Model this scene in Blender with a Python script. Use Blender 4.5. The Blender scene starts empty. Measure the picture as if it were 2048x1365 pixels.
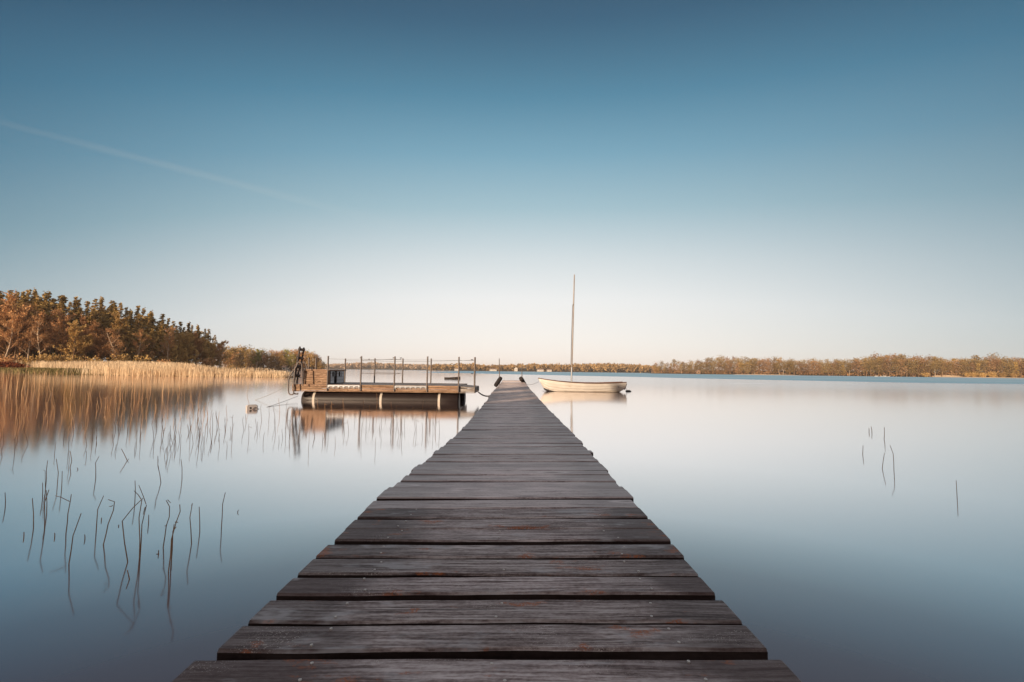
import bpy, math, random
import numpy as np
from mathutils import Vector, Matrix
R = math.radians
rng = np.random.default_rng(7)
random.seed(7)
scene = bpy.context.scene
col = scene.collection

# ------------------------------------------------------------------ camera
F = 910.0; PITCH = R(3.74); ROLL = R(0.64); EYE = 1.3
cam_d = bpy.data.cameras.new('camera')
cam = bpy.data.objects.new('camera', cam_d); col.objects.link(cam)
cam_d.sensor_width = 36; cam_d.lens = F / 2048 * 36
cam_d.clip_start = 0.05; cam_d.clip_end = 30000
cam.matrix_world = Matrix.Translation((0, 0, EYE)) @ Matrix.Rotation(R(90) + PITCH, 4, 'X') @ Matrix.Rotation(ROLL, 4, 'Z')
scene.camera = cam
scene.render.resolution_x = 1024; scene.render.resolution_y = 682

# ------------------------------------------------------------------ light and exposure
SUN_AZ = R(35); SUN_EL = R(9.5)            # the sun stands low behind the camera, to the left
HAZE = 0.00016; EXPO = 0.5; K = 2 ** EXPO
scene.view_settings.view_transform = 'Standard'
scene.view_settings.look = 'None'
scene.view_settings.exposure = EXPO
scene.view_settings.gamma = 1
sun_d = bpy.data.lights.new('sun', 'SUN'); sun_d.energy = 5.0; sun_d.angle = R(0.6); sun_d.color = (1.0, 0.77, 0.54)
sun = bpy.data.objects.new('sun', sun_d); col.objects.link(sun)
to_sun = Vector((-math.sin(SUN_AZ) * math.cos(SUN_EL), -math.cos(SUN_AZ) * math.cos(SUN_EL), math.sin(SUN_EL)))
sun.rotation_euler = to_sun.to_track_quat('Z', 'Y').to_euler()
sun.location = to_sun * 60

def lin(r, g, b, k=1.0):
    f = lambda c: (c / 255 / 12.92 if c <= 10 else ((c / 255 + 0.055) / 1.055) ** 2.4)
    return (f(r) * k, f(g) * k, f(b) * k, 1)

class NT:
    """small helper round a node tree"""
    def __init__(s, tree): s.t = tree; s.n = tree.nodes; s.l = tree.links
    def new(s, typ, **kw):
        n = s.n.new(typ)
        for k, v in kw.items(): setattr(n, k, v)
        return n
    def put(s, sock, v):
        if hasattr(v, 'is_output') or hasattr(v, 'links'): s.l.new(v, sock)
        else: sock.default_value = v
    def math(s, op, a, b=None, c=None, clamp=False):
        n = s.new('ShaderNodeMath', operation=op); n.use_clamp = clamp
        for i, v in enumerate((a, b, c)):
            if v is not None: s.put(n.inputs[i], v)
        return n.outputs[0]
    def ramp(s, fac, stops, interp='LINEAR'):
        n = s.new('ShaderNodeValToRGB'); e = n.color_ramp.elements
        n.color_ramp.interpolation = interp
        while len(e) < len(stops): e.new(0.5)
        for el, (p, c) in zip(e, stops):
            el.position = p; el.color = c if hasattr(c, '__len__') else (c, c, c, 1)
        s.put(n.inputs[0], fac); return n.outputs[0]
    def mix(s, fac, a, b, blend='MIX'):
        n = s.new('ShaderNodeMix', data_type='RGBA', blend_type=blend)
        s.put(n.inputs[0], fac); s.put(n.inputs[6], a); s.put(n.inputs[7], b); return n.outputs[2]
    def noise(s, vec, scale, detail=4, rough=0.55, dist=0.0):
        n = s.new('ShaderNodeTexNoise'); s.put(n.inputs['Vector'], vec)
        n.inputs['Scale'].default_value = scale; n.inputs['Detail'].default_value = detail
        n.inputs['Roughness'].default_value = rough; n.inputs['Distortion'].default_value = dist
        return n.outputs['Fac']
    def mapping(s, vec, scale=(1, 1, 1), loc=(0, 0, 0)):
        n = s.new('ShaderNodeMapping'); s.put(n.inputs[0], vec)
        s.put(n.inputs['Scale'], scale); s.put(n.inputs['Location'], loc); return n.outputs[0]
    def smooth(s, v, lo, hi, a=0.0, b=1.0):
        n = s.new('ShaderNodeMapRange', interpolation_type='SMOOTHSTEP')
        s.put(n.inputs[0], v); s.put(n.inputs[1], lo); s.put(n.inputs[2], hi)
        n.inputs[3].default_value = a; n.inputs[4].default_value = b; return n.outputs[0]

# ------------------------------------------------------------------ world: clear evening sky away from the sun
w = bpy.data.worlds.new('World'); scene.world = w; w.use_nodes = True
T = NT(w.node_tree); T.n.clear()
tc = T.new('ShaderNodeTexCoord').outputs['Generated']
sep = T.new('ShaderNodeSeparateXYZ'); T.l.new(tc, sep.inputs[0])
el = T.math('ARCSINE', T.math('MAXIMUM', sep.outputs[2], 0.0))
az = T.math('ARCTAN2', sep.outputs[0], sep.outputs[1])
az = T.math('ADD', az, -0.02)
az2 = T.math('MINIMUM', T.math('MULTIPLY', az, az), 1.1)
left = T.smooth(az, -0.9, 0.1, 0.20, 0.11)
tt = T.math('ADD', el, T.math('MULTIPLY', az2, left))
tt = T.math('MULTIPLY', tt, 1 / 0.9)
D9 = lambda deg: R(deg) / 0.9
q = 1 / K
stops = [(0.0, lin(245, 231, 221, q * 1.16)), (D9(1.2), lin(243, 233, 226, q * 1.15)), (D9(4), lin(241, 236, 231, q * 1.12)), (D9(9), lin(234, 234, 233, q * 1.10)),
         (D9(14), lin(215, 224, 227, q * 1.02)), (D9(20), lin(168, 197, 208, q)), (D9(26), lin(127, 171, 192, q)),
         (D9(32), lin(93, 145, 172, q)), (D9(39), lin(71, 112, 141, q)), (D9(47), lin(64, 86, 114, q))]
sky_c = T.ramp(tt, stops)
cc = T.new('ShaderNodeCombineXYZ')
for i_, k_ in enumerate((0.58, 0.48, 0.42)): T.l.new(T.math('SUBTRACT', 1.0, T.math('MULTIPLY', az2, k_)), cc.inputs[i_])  # lens vignetting put into the sky colour, dimming it sideways
sky_c = T.mix(1.0, sky_c, cc.outputs[0], 'MULTIPLY')
dark = T.smooth(el, 0.42, 0.75, 1.0, 0.78)
sky_c = T.mix(1.0, sky_c, dark, 'MULTIPLY')
back = T.smooth(sep.outputs[1], 0.25, -0.55)  # unseen sky behind the camera, toned for its light on the jetty
sky_c = T.mix(back, sky_c, T.ramp(T.math('MULTIPLY', el, 1 / 0.9), [(0.0, (0.40, 0.26, 0.18, 1)), (0.35, (0.26, 0.20, 0.175, 1)), (0.8, (0.24, 0.215, 0.215, 1)), (1.0, (0.30, 0.28, 0.285, 1))]))
zen = T.smooth(el, 0.80, 1.20)  # unseen overhead sky brightened to light the deck
sky_c = T.mix(zen, sky_c, (0.66, 0.605, 0.605, 1))
nish = T.new('ShaderNodeTexSky', sky_type='NISHITA'); nish.sun_disc = False
nish.sun_elevation = SUN_EL; nish.sun_rotation = R(180) + SUN_AZ
nish_c = T.mix(1.0, nish.outputs[0], (0.10, 0.10, 0.10, 1), 'MULTIPLY')
final = T.mix(0.06, sky_c, nish_c)
bg = T.new('ShaderNodeBackground'); T.l.new(final, bg.inputs[0]); bg.inputs[1].default_value = 1.0
wo = T.new('ShaderNodeOutputWorld'); T.l.new(bg.outputs[0], wo.inputs[0])

# ------------------------------------------------------------------ pixel -> world helpers (pixels of the 2048 wide photograph)
def ray(x, y):
    u = (x - 1024) / F; v = -(y - 682.5) / F
    a = u * math.cos(ROLL) - v * math.sin(ROLL); b = u * math.sin(ROLL) + v * math.cos(ROLL)
    return Vector((a, math.cos(PITCH) - b * math.sin(PITCH), math.sin(PITCH) + b * math.cos(PITCH)))
def at_y(x, y, Y):
    d = ray(x, y); return d * (Y / d.y) + Vector((0, 0, EYE))
def at_z(x, y, z=0.0):
    d = ray(x, y); return d * ((z - EYE) / d.z) + Vector((0, 0, EYE))
def interp(x, pts): return float(np.interp(x, [p[0] for p in pts], [p[1] for p in pts]))

# ------------------------------------------------------------------ mesh builder
class MB:
    def __init__(s): s.v = []; s.f = []; s.r = []; s.sm = []; s.alt = set()
    def add(s, verts, faces, rnd=0.5, smooth=False):
        o = len(s.v); s.v.extend([tuple(p) for p in verts])
        for f in faces: s.f.append(tuple(i + o for i in f)); s.r.append(rnd); s.sm.append(smooth)
    def box(s, c, size, rot=None, rnd=0.5, bev=0.0):
        x, y, z = [d / 2 for d in size]
        b = min(bev, x * .9, y * .9, z * .9)
        if b <= 0:
            vs = [Vector((i * x, j * y, k * z)) for k in (-1, 1) for j in (-1, 1) for i in (-1, 1)]
            fs = [(0, 2, 3, 1), (4, 5, 7, 6), (0, 1, 5, 4), (2, 6, 7, 3), (0, 4, 6, 2), (1, 3, 7, 5)]
        else:
            vs = []; idx = {}
            for i in (-1, 1):
                for j in (-1, 1):
                    for k in (-1, 1):
                        for ax in range(3):
                            p = [i * (x - b), j * (y - b), k * (z - b)]
                            p[ax] = (i, j, k)[ax] * (x, y, z)[ax]
                            idx[(i, j, k, ax)] = len(vs); vs.append(Vector(p))
            fs = []
            for ax in range(3):
                o1, o2 = [a for a in range(3) if a != ax]
                for sg in (-1, 1):
                    ring = []
                    for (p, q_) in ((-1, -1), (1, -1), (1, 1), (-1, 1)):
                        key = [0, 0, 0]; key[ax] = sg; key[o1] = p; key[o2] = q_
                        ring.append(idx[(*key, ax)])
                    fs.append(tuple(ring))
            for ax in range(3):
                o1, o2 = [a for a in range(3) if a != ax]
                for p in (-1, 1):
                    for q_ in (-1, 1):
                        k1 = [0, 0, 0]; k1[o1] = p; k1[o2] = q_; k2 = list(k1); k1[ax] = -1; k2[ax] = 1
                        fs.append((idx[(*k1, o1)], idx[(*k2, o1)], idx[(*k2, o2)], idx[(*k1, o2)]))
            for i in (-1, 1):
                for j in (-1, 1):
                    for k in (-1, 1): fs.append(tuple(idx[(i, j, k, a)] for a in range(3)))
        m = rot if rot is not None else Matrix.Identity(3)
        s.add([m @ p + Vector(c) for p in vs], fs, rnd)
    def tube(s, path, rad, n=6, rnd=0.5, closed=False, cap=True):
        path = [Vector(p) for p in path]; N = len(path)
        rad = [rad] * N if not hasattr(rad, '__len__') else rad
        vs = []; up = None
        for i, p in enumerate(path):
            if closed: d = path[(i + 1) % N] - path[i - 1]
            else: d = path[min(i + 1, N - 1)] - path[max(i - 1, 0)]
            d = d.normalized() if d.length > 0 else Vector((0, 0, 1))
            if up is None: up = Vector((0, 0, 1)) if abs(d.z) < .9 else Vector((1, 0, 0))
            a = d.cross(up).normalized(); b = a.cross(d).normalized(); up = b
            for k in range(n):
                t = 2 * math.pi * k / n
                vs.append(p + (a * math.cos(t) + b * math.sin(t)) * rad[i])
        fs = []
        for i in range(N if closed else N - 1):
            j = (i + 1) % N
            for k in range(n):
                k2 = (k + 1) % n; fs.append((i * n + k, i * n + k2, j * n + k2, j * n + k))
        s.add(vs, fs, rnd, True)
        if not closed and cap and n > 2:
            s.add(vs[:n], [tuple(range(n))[::-1]], rnd); s.add(vs[-n:], [tuple(range(n))], rnd)
    def quads(s, P, rnds):
        """P: (N,4,3) array"""
        o = len(s.v); P = np.asarray(P); s.v.extend(map(tuple, P.reshape(-1, 3)))
        for i in range(len(P)): s.f.append((o + 4 * i, o + 4 * i + 1, o + 4 * i + 2, o + 4 * i + 3))
        s.r.extend([float(x) for x in rnds]); s.sm.extend([False] * len(P))
    def build(s, name, mat, parent=None):
        me = bpy.data.meshes.new(name); me.from_pydata(s.v, [], s.f); me.update()
        a = me.attributes.new('rnd', 'FLOAT', 'FACE'); a.data.foreach_set('value', s.r)
        me.polygons.foreach_set('use_smooth', s.sm)
        for m_ in (mat if isinstance(mat, tuple) else (mat,)): me.materials.append(m_)
        for i in s.alt: me.polygons[i].material_index = 1
        o = bpy.data.objects.new(name, me); col.objects.link(o)
        if parent: o.parent = parent
        return o

def tag(o, label=None, cat=None, group=None, kind=None):
    if label: o['label'] = label
    if cat: o['category'] = cat
    if group: o['group'] = group
    if kind: o['kind'] = kind
    return o
def empty(name, loc=(0, 0, 0), rz=0.0):
    o = bpy.data.objects.new(name, None); col.objects.link(o); o.location = loc; o.rotation_euler = (0, 0, rz)
    o.empty_display_size = .3; return o
def copy_tree(o, parent=None):
    c = o.copy(); col.objects.link(c)
    if parent: c.parent = parent
    for ch in list(o.children): copy_tree(ch, c)
    return c

# ------------------------------------------------------------------ materials
def mat_simple(name, c0, c1=None, rough=0.7, scale=8, spec=0.3, metallic=0, use_rnd=True, stretch=(1, 1, 1), transl=0.0, objrnd=0.0, bump=0.0):
    m = bpy.data.materials.new(name); m.use_nodes = True; t = NT(m.node_tree)
    b = t.n['Principled BSDF']; c1 = c1 or c0
    pos = t.new('ShaderNodeTexCoord').outputs['Object']
    nz = t.noise(t.mapping(pos, stretch), scale, 4)
    f = t.smooth(nz, 0.3, 0.7)
    if use_rnd:
        at = t.new('ShaderNodeAttribute', attribute_name='rnd').outputs['Fac']
        f = t.math('ADD', t.math('MULTIPLY', f, 0.45), t.math('MULTIPLY', at, 0.55))
    if objrnd:
        oi = t.new('ShaderNodeObjectInfo').outputs['Random']
        f = t.math('ADD', f, t.math('MULTIPLY', t.math('SUBTRACT', oi, 0.5), objrnd), clamp=True)
    c = t.mix(f, (*c0, 1), (*c1, 1))
    t.l.new(c, b.inputs['Base Color']); b.inputs['Roughness'].default_value = rough
    b.inputs['Specular IOR Level'].default_value = spec; b.inputs['Metallic'].default_value = metallic
    if bump:
        bn = t.new('ShaderNodeBump'); bn.inputs['Strength'].default_value = bump; bn.inputs['Distance'].default_value = .01
        t.l.new(nz, bn.inputs['Height']); t.l.new(bn.outputs[0], b.inputs['Normal'])
    if transl:
        tr = t.new('ShaderNodeBsdfTranslucent'); t.l.new(c, tr.inputs[0])
        mx = t.new('ShaderNodeMixShader'); mx.inputs[0].default_value = transl
        t.l.new(b.outputs[0], mx.inputs[1]); t.l.new(tr.outputs[0], mx.inputs[2])
        t.l.new(mx.outputs[0], t.n['Material Output'].inputs[0])
    return m

def mat_plank(name, dark, mid, light, wet=0.55, rust=True, lightness=1.0, spec=0.5, rough=(0.42, 0.62), wear_path=True):
    """weathered boards: grain runs along local X, 'rnd' shifts the pattern per board"""
    m = bpy.data.materials.new(name); m.use_nodes = True; t = NT(m.node_tree); b = t.n['Principled BSDF']
    pos = t.new('ShaderNodeTexCoord').outputs['Object']
    at = t.new('ShaderNodeAttribute', attribute_name='rnd').outputs['Fac']
    cmb = t.new('ShaderNodeCombineXYZ'); t.l.new(t.math('MULTIPLY', at, 37.0), cmb.inputs[0]); t.l.new(t.math('MULTIPLY', at, 91.0), cmb.inputs[2])
    va = t.new('ShaderNodeVectorMath', operation='ADD'); t.l.new(pos, va.inputs[0]); t.l.new(cmb.outputs[0], va.inputs[1])
    p = va.outputs[0]
    warp = t.noise(t.mapping(p, (2.2, 7, 3)), 1.0, 3)
    wv = t.new('ShaderNodeVectorMath', operation='ADD'); t.l.new(p, wv.inputs[0])
    wc = t.new('ShaderNodeCombineXYZ'); t.l.new(t.math('MULTIPLY', t.math('SUBTRACT', warp, 0.5), 0.028), wc.inputs[1]); t.l.new(wc.outputs[0], wv.inputs[1])
    fine = t.noise(t.mapping(wv.outputs[0], (6.0, 120, 50)), 1.0, 5, 0.65)
    rings = t.noise(t.mapping(wv.outputs[0], (1.9, 55, 20)), 1.0, 4, 0.6)
    blot = t.noise(t.mapping(p, (2.4, 5.0, 3)), 1.0, 4, 0.6)
    per = t.new('ShaderNodeTexWhiteNoise', noise_dimensions='1D'); t.l.new(at, per.inputs['W'])
    spk = t.noise(t.mapping(p, (60, 130, 60)), 1.0, 3, .6)
    g = t.math('ADD', t.math('ADD', t.math('MULTIPLY', fine, 0.46), t.math('MULTIPLY', rings, 0.36)), t.math('MULTIPLY', spk, 0.18))
    c = t.ramp(t.smooth(g, 0.355, 0.645), [(0.0, (*dark, 1)), (0.38, (*mid, 1)), (1.0, (*light, 1))])
    # worn, dry walking line down the middle; damp and dark towards the ends
    sx = t.new('ShaderNodeSeparateXYZ'); t.l.new(pos, sx.inputs[0])
    wetness = t.smooth(blot, 0.34, 0.62, 0.45, 0.0)
    if wear_path:
        ax = t.math('ABSOLUTE', sx.outputs[0])
        ends = t.smooth(t.math('ADD', ax, t.math('MULTIPLY', t.math('SUBTRACT', blot, 0.5), 0.7)), 0.22, 0.58, 0.0, wet)
        wetness = t.math('MAXIMUM', t.math('MULTIPLY', wetness, 0.8), ends)
    wetness = t.math('MINIMUM', t.math('ADD', wetness, t.math('MULTIPLY', t.math('SUBTRACT', per.outputs[0], 0.5), 0.75)), 0.85)
    wetness = t.math('MAXIMUM', wetness, 0.0)
    c = t.mix(wetness, c, (dark[0] * .85, dark[1] * .8, dark[2] * .78, 1))
    c = t.mix(1.0, c, t.ramp(per.outputs[0], [(0.0, (.62, .61, .60, 1)), (.5, (.95, .95, .95, 1)), (1.0, (1.28, 1.26, 1.27, 1))]), 'MULTIPLY')
    # knots
    vo = t.new('ShaderNodeTexVoronoi'); t.l.new(t.mapping(p, (1.7, 6.5, 3)), vo.inputs['Vector']); vo.inputs['Scale'].default_value = 1.0
    vs_ = t.new('ShaderNodeSeparateColor'); t.l.new(vo.outputs['Color'], vs_.inputs[0])
    has = t.smooth(vs_.outputs[0], 0.60, 0.62)
    kn = t.math('MULTIPLY', t.smooth(t.math('ADD', vo.outputs['Distance'], t.math('MULTIPLY', t.math('SUBTRACT', fine, .5), .06)), 0.14, 0.06), has)
    rg = t.math('MULTIPLY', t.math('MULTIPLY', t.smooth(vo.outputs['Distance'], 0.24, 0.17), t.smooth(vo.outputs['Distance'], 0.12, 0.17)), has)
    c = t.mix(t.math('MULTIPLY', rg, .45), c, (*light, 1))
    c = t.mix(t.math('MULTIPLY', kn, .7), c, (dark[0] * .7, dark[1] * .6, dark[2] * .55, 1))
    # cracks
    crk = t.noise(t.mapping(wv.outputs[0], (0.7, 60, 10), (3, 1, 7)), 1.0, 2, 0.5)
    c = t.mix(t.smooth(crk, 0.70, 0.74, 0, .8), c, (0.012, 0.009, 0.008, 1))
    if rust:
        rn = t.noise(t.mapping(p, (5.0, 11, 4), (11, 3, 5)), 1.0, 3, 0.6)
        rn2 = t.noise(p, 160, 2)
        rf = t.math('MULTIPLY', t.smooth(rn, 0.615, 0.68), t.smooth(rn2, 0.36, 0.58))
        c = t.mix(t.math('MULTIPLY', rf, .75), c, (0.30, 0.085, 0.022, 1))
        fl = t.noise(p, 260, 1); fb = t.noise(t.mapping(p, (3, 6, 3), (5, 5, 5)), 1.0, 2)
        ff = t.math('MULTIPLY', t.smooth(fl, 0.63, 0.68), t.smooth(fb, 0.50, 0.66))
        c = t.mix(t.math('MULTIPLY', ff, .7), c, (0.50, 0.46, 0.42, 1))
        sc = t.noise(t.mapping(p, (3.2, 9, 3), (2, 9, 1)), 1.0, 4, .7)
        c = t.mix(t.math('MULTIPLY', t.smooth(sc, 0.55, 0.68), .55), c, (0.36, 0.36, 0.37, 1))
    t.l.new(c, b.inputs['Base Color'])
    t.l.new(t.smooth(wetness, 0.0, 0.7, rough[1], rough[0]), b.inputs['Roughness'])
    b.inputs['Specular IOR Level'].default_value = spec
    bn = t.new('ShaderNodeBump'); bn.inputs['Strength'].default_value = 0.55; bn.inputs['Distance'].default_value = 0.004
    hg = t.math('SUBTRACT', g, t.math('MULTIPLY', t.smooth(crk, 0.68, 0.75), .6))
    t.l.new(hg, bn.inputs['Height']); t.l.new(bn.outputs[0], b.inputs['Normal'])
    return m

M = {}
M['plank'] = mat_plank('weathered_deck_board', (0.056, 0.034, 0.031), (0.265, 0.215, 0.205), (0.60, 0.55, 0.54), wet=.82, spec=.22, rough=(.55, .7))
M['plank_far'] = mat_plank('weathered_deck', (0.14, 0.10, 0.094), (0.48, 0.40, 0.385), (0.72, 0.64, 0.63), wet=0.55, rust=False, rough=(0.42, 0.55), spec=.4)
M['plank_sunlit'] = mat_plank('sunlit_pink_deck_board', (0.34, 0.22, 0.18), (0.48, 0.34, 0.28), (0.58, 0.44, 0.37), wet=0.1, rust=False, wear_path=False)  # sunlight on the end step put into its pale pink board colour
M['side'] = mat_plank('painted_shade_board_side', (0.022, 0.014, 0.012), (0.040, 0.027, 0.024), (0.065, 0.046, 0.042), wet=.3, rust=False, spec=.15, rough=(.6, .8), wear_path=False)  # shade between the boards painted into their side faces as dark brown
M['raft_wood'] = mat_plank('raft_board', (0.12, 0.068, 0.042), (0.285, 0.178, 0.112), (0.44, 0.30, 0.205), wet=0.3, rust=False, spec=0.2, rough=(.6, .8), wear_path=False)
M['raft_grey'] = mat_plank('grey_raft_board', (0.12, 0.10, 0.09), (0.25, 0.22, 0.20), (0.36, 0.33, 0.31), wet=0.3, rust=False, spec=0.2, rough=(.6, .8), wear_path=False)
M['door_paint'] = mat_simple('flaking_grey_paint', (0.40, 0.41, 0.43), (0.62, 0.63, 0.65), 0.6, 30)
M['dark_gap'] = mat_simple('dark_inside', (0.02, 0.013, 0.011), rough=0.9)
M['float'] = mat_simple('black_plastic', (0.014, 0.010, 0.010), (0.026, 0.018, 0.018), 0.42, 3, spec=0.25)
M['strap'] = mat_simple('pale_strap', (0.42, 0.375, 0.33), (0.54, 0.49, 0.44), 0.7, 20)
M['galv'] = mat_simple('galvanised_steel', (0.085, 0.068, 0.062), (0.16, 0.135, 0.125), 0.5, 20, metallic=0.4)
M['alu'] = mat_simple('dull_aluminium', (0.24, 0.25, 0.275), (0.36, 0.37, 0.39), 0.5, 20, metallic=0.4)
M['dark_metal'] = mat_simple('dark_metal', (0.035, 0.028, 0.026), (0.07, 0.055, 0.05), 0.5, 20)
M['screw'] = mat_simple('zinc_screw', (0.42, 0.40, 0.38), (0.55, 0.53, 0.5), 0.4, 20)
M['rubber'] = mat_simple('black_rubber', (0.016, 0.013, 0.013), (0.035, 0.028, 0.027), 0.75, 25, bump=.3)
M['rope'] = mat_simple('grey_rope', (0.20, 0.18, 0.16), (0.36, 0.33, 0.30), 0.9, 60)
M['hull'] = mat_simple('old_white_gelcoat', (0.46, 0.425, 0.38), (0.62, 0.585, 0.545), 0.38, 2.2, spec=.45, stretch=(1, 1, 3))
M['gunwale'] = mat_simple('dark_varnished_rail', (0.08, 0.04, 0.025), (0.14, 0.075, 0.05), 0.5, 12)
M['boat_in'] = mat_simple('boat_inside', (0.35, 0.27, 0.2), (0.5, 0.42, 0.33), 0.6, 6)
M['mast'] = mat_simple('mast_metal', (0.17, 0.145, 0.13), (0.26, 0.225, 0.20), 0.4, 3, metallic=.3)
M['buoy'] = mat_simple('scuffed_white_plastic', (0.36, 0.33, 0.32), (0.50, 0.47, 0.46), 0.5, 14)
M['reed'] = mat_simple('dry_reed', (0.20, 0.10, 0.055), (0.40, 0.24, 0.13), 0.75, 30, spec=.15, objrnd=.5)
M['reed_bed'] = mat_simple('pale_reed_straw', (0.66, 0.47, 0.285), (0.90, 0.74, 0.53), 0.8, .25, spec=.1, transl=.25)
M['reed_sparse'] = mat_simple('russet_reed', (0.42, 0.22, 0.105), (0.78, 0.52, 0.30), 0.8, .4, spec=.1, transl=.2)
M['sedge'] = mat_simple('sedge_green', (0.13, 0.11, 0.045), (0.25, 0.20, 0.085), 0.85, .5, spec=.1)
M['bracken'] = mat_simple('dead_bracken', (0.12, 0.032, 0.018), (0.26, 0.085, 0.038), 0.9, .5, spec=.05)
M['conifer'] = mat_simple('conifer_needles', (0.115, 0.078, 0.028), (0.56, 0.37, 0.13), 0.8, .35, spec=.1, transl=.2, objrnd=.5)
M['twig'] = mat_simple('russet_twigs', (0.25, 0.13, 0.06), (0.68, 0.38, 0.175), 0.85, .3, spec=.1, transl=.1, objrnd=.6)
M['bud'] = mat_simple('spring_buds', (0.32, 0.195, 0.075), (0.70, 0.47, 0.18), 0.85, .3, spec=.1, transl=.25, objrnd=.7)
M['green_leaf'] = mat_simple('fresh_green_leaves', (0.22, 0.19, 0.045), (0.42, 0.38, 0.11), 0.8, .3, spec=.1, transl=.25)
M['twig_far'] = mat_simple('far_russet_twigs', (0.17, 0.092, 0.046), (0.43, 0.255, 0.13), 0.85, .3, spec=.1, transl=.1, objrnd=.6)
M['bud_far'] = mat_simple('far_spring_buds', (0.16, 0.105, 0.045), (0.40, 0.275, 0.115), 0.85, .3, spec=.1, transl=.2, objrnd=.6)
M['bark'] = mat_simple('bark', (0.16, 0.09, 0.05), (0.30, 0.19, 0.115), 0.9, 1.2, spec=.1, stretch=(3, 3, .6), objrnd=.6)
M['birch'] = mat_simple('pale_birch_bark', (0.34, 0.25, 0.17), (0.55, 0.43, 0.32), 0.85, 1.2, spec=.1, stretch=(1, 1, 3))
M['wood_far'] = mat_simple('far_wood_crowns', (0.19, 0.11, 0.05), (0.48, 0.31, 0.135), 0.9, .02, spec=.05, transl=.15)
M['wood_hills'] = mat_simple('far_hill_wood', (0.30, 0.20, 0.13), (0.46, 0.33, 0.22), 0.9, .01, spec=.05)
M['soil'] = mat_simple('leaf_litter', (0.075, 0.045, 0.022), (0.17, 0.11, 0.055), 0.95, .25, spec=.05, use_rnd=False)
M['sand'] = mat_simple('pale_sand', (0.55, 0.42, 0.30), (0.68, 0.53, 0.38), 0.95, .3, spec=.05, use_rnd=False)
M['rock'] = mat_simple('grey_rock', (0.28, 0.24, 0.2), (0.44, 0.38, 0.33), 0.9, 1, spec=.1)
M['white_wall'] = mat_simple('white_house_paint', (0.46, 0.42, 0.38), (0.56, 0.52, 0.47), 0.8, 2)
M['brown_wall'] = mat_simple('brown_boards', (0.20, 0.12, 0.075), (0.30, 0.19, 0.12), 0.8, 2)
M['roof'] = mat_simple('grey_brown_roof', (0.20, 0.13, 0.10), (0.30, 0.21, 0.16), 0.85, 2)
M['window'] = mat_simple('dark_window_glass', (0.02, 0.025, 0.03), rough=0.15)

# water: sheltered and glassy on the left, breathed on by wind to the right, ruffled under the far shore
def mat_water():
    m = bpy.data.materials.new('lake_water'); m.use_nodes = True; t = NT(m.node_tree); t.n.clear()
    geo = t.new('ShaderNodeNewGeometry'); pos = geo.outputs['Position']
    sp = t.new('ShaderNodeSeparateXYZ'); t.l.new(pos, sp.inputs[0]); X, Y = sp.outputs[0], sp.outputs[1]
    nz = t.noise(t.mapping(pos, (0.004, 0.02, 0)), 1.0, 3)
    yb = t.math('MAXIMUM', t.math('ADD', 170.0, t.math('MULTIPLY', X, -1.35)), 78.0)
    yb = t.math('ADD', yb, t.math('MULTIPLY', t.math('SUBTRACT', nz, 0.5), 55.0))
    yb = t.math('ADD', yb, t.smooth(X, -75, -45, 400.0, 0.0))
    ruff = t.smooth(t.math('SUBTRACT', Y, yb), -9.0, 9.0)
    streak = t.noise(t.mapping(pos, (0.006, 0.09, 0), (4, 7, 0)), 1.0, 3)
    ruff = t.math('MULTIPLY', ruff, t.smooth(streak, 0.30, 0.55, 0.72, 1.0))
    open_w = t.smooth(X, -14.0, 10.0)
    far = t.smooth(Y, 12.0, 60.0)
    r0 = t.math('ADD', 0.085, t.math('MULTIPLY', t.math('MULTIPLY', open_w, far), 0.10))
    cat = t.noise(t.mapping(pos, (0.05, 0.5, 0), (1, 2, 0)), 1.0, 3)
    patch = t.math('MULTIPLY', t.smooth(cat, 0.60, 0.72), t.smooth(Y, 45, 60))
    r0 = t.math('ADD', r0, t.math('MULTIPLY', patch, 0.10))
    rough = t.math('ADD', r0, t.math('MULTIPLY', ruff, 0.50))
    lw = t.new('ShaderNodeLayerWeight'); lw.inputs['Blend'].default_value = 0.5
    refl = t.ramp(lw.outputs['Facing'], [(0.0, 0.03), (0.35, 0.06), (0.46, 0.10), (0.56, 0.21), (0.64, 0.42), (0.72, 0.78), (0.82, 0.96), (0.92, 0.985), (1.0, 1.0)])
    gl = t.new('ShaderNodeBsdfGlossy'); gl.distribution = 'GGX'; t.l.new(rough, gl.inputs['Roughness'])
    t.l.new(t.mix(ruff, (1.0, 0.96, 0.95, 1), (0.27, 0.45, 0.57, 1)), gl.inputs['Color'])  # higher sky mirrored in ruffled water, painted in as a blue gloss tint
    df = t.new('ShaderNodeBsdfDiffuse'); df.inputs['Color'].default_value = (0.135, 0.086, 0.09, 1)
    mx = t.new('ShaderNodeMixShader'); t.l.new(refl, mx.inputs[0]); t.l.new(df.outputs[0], mx.inputs[1]); t.l.new(gl.outputs[0], mx.inputs[2])
    o = t.new('ShaderNodeOutputMaterial'); t.l.new(mx.outputs[0], o.inputs[0])
    return m
M['water'] = mat_water()

# ------------------------------------------------------------------ the setting: water and land
b = MB(); b.add([(-2900, -1200, 0), (2900, -1200, 0), (2900, 4900, 0), (-2900, 4900, 0)], [(0, 1, 2, 3)])
tag(b.build('water', M['water']), kind='structure')

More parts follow.
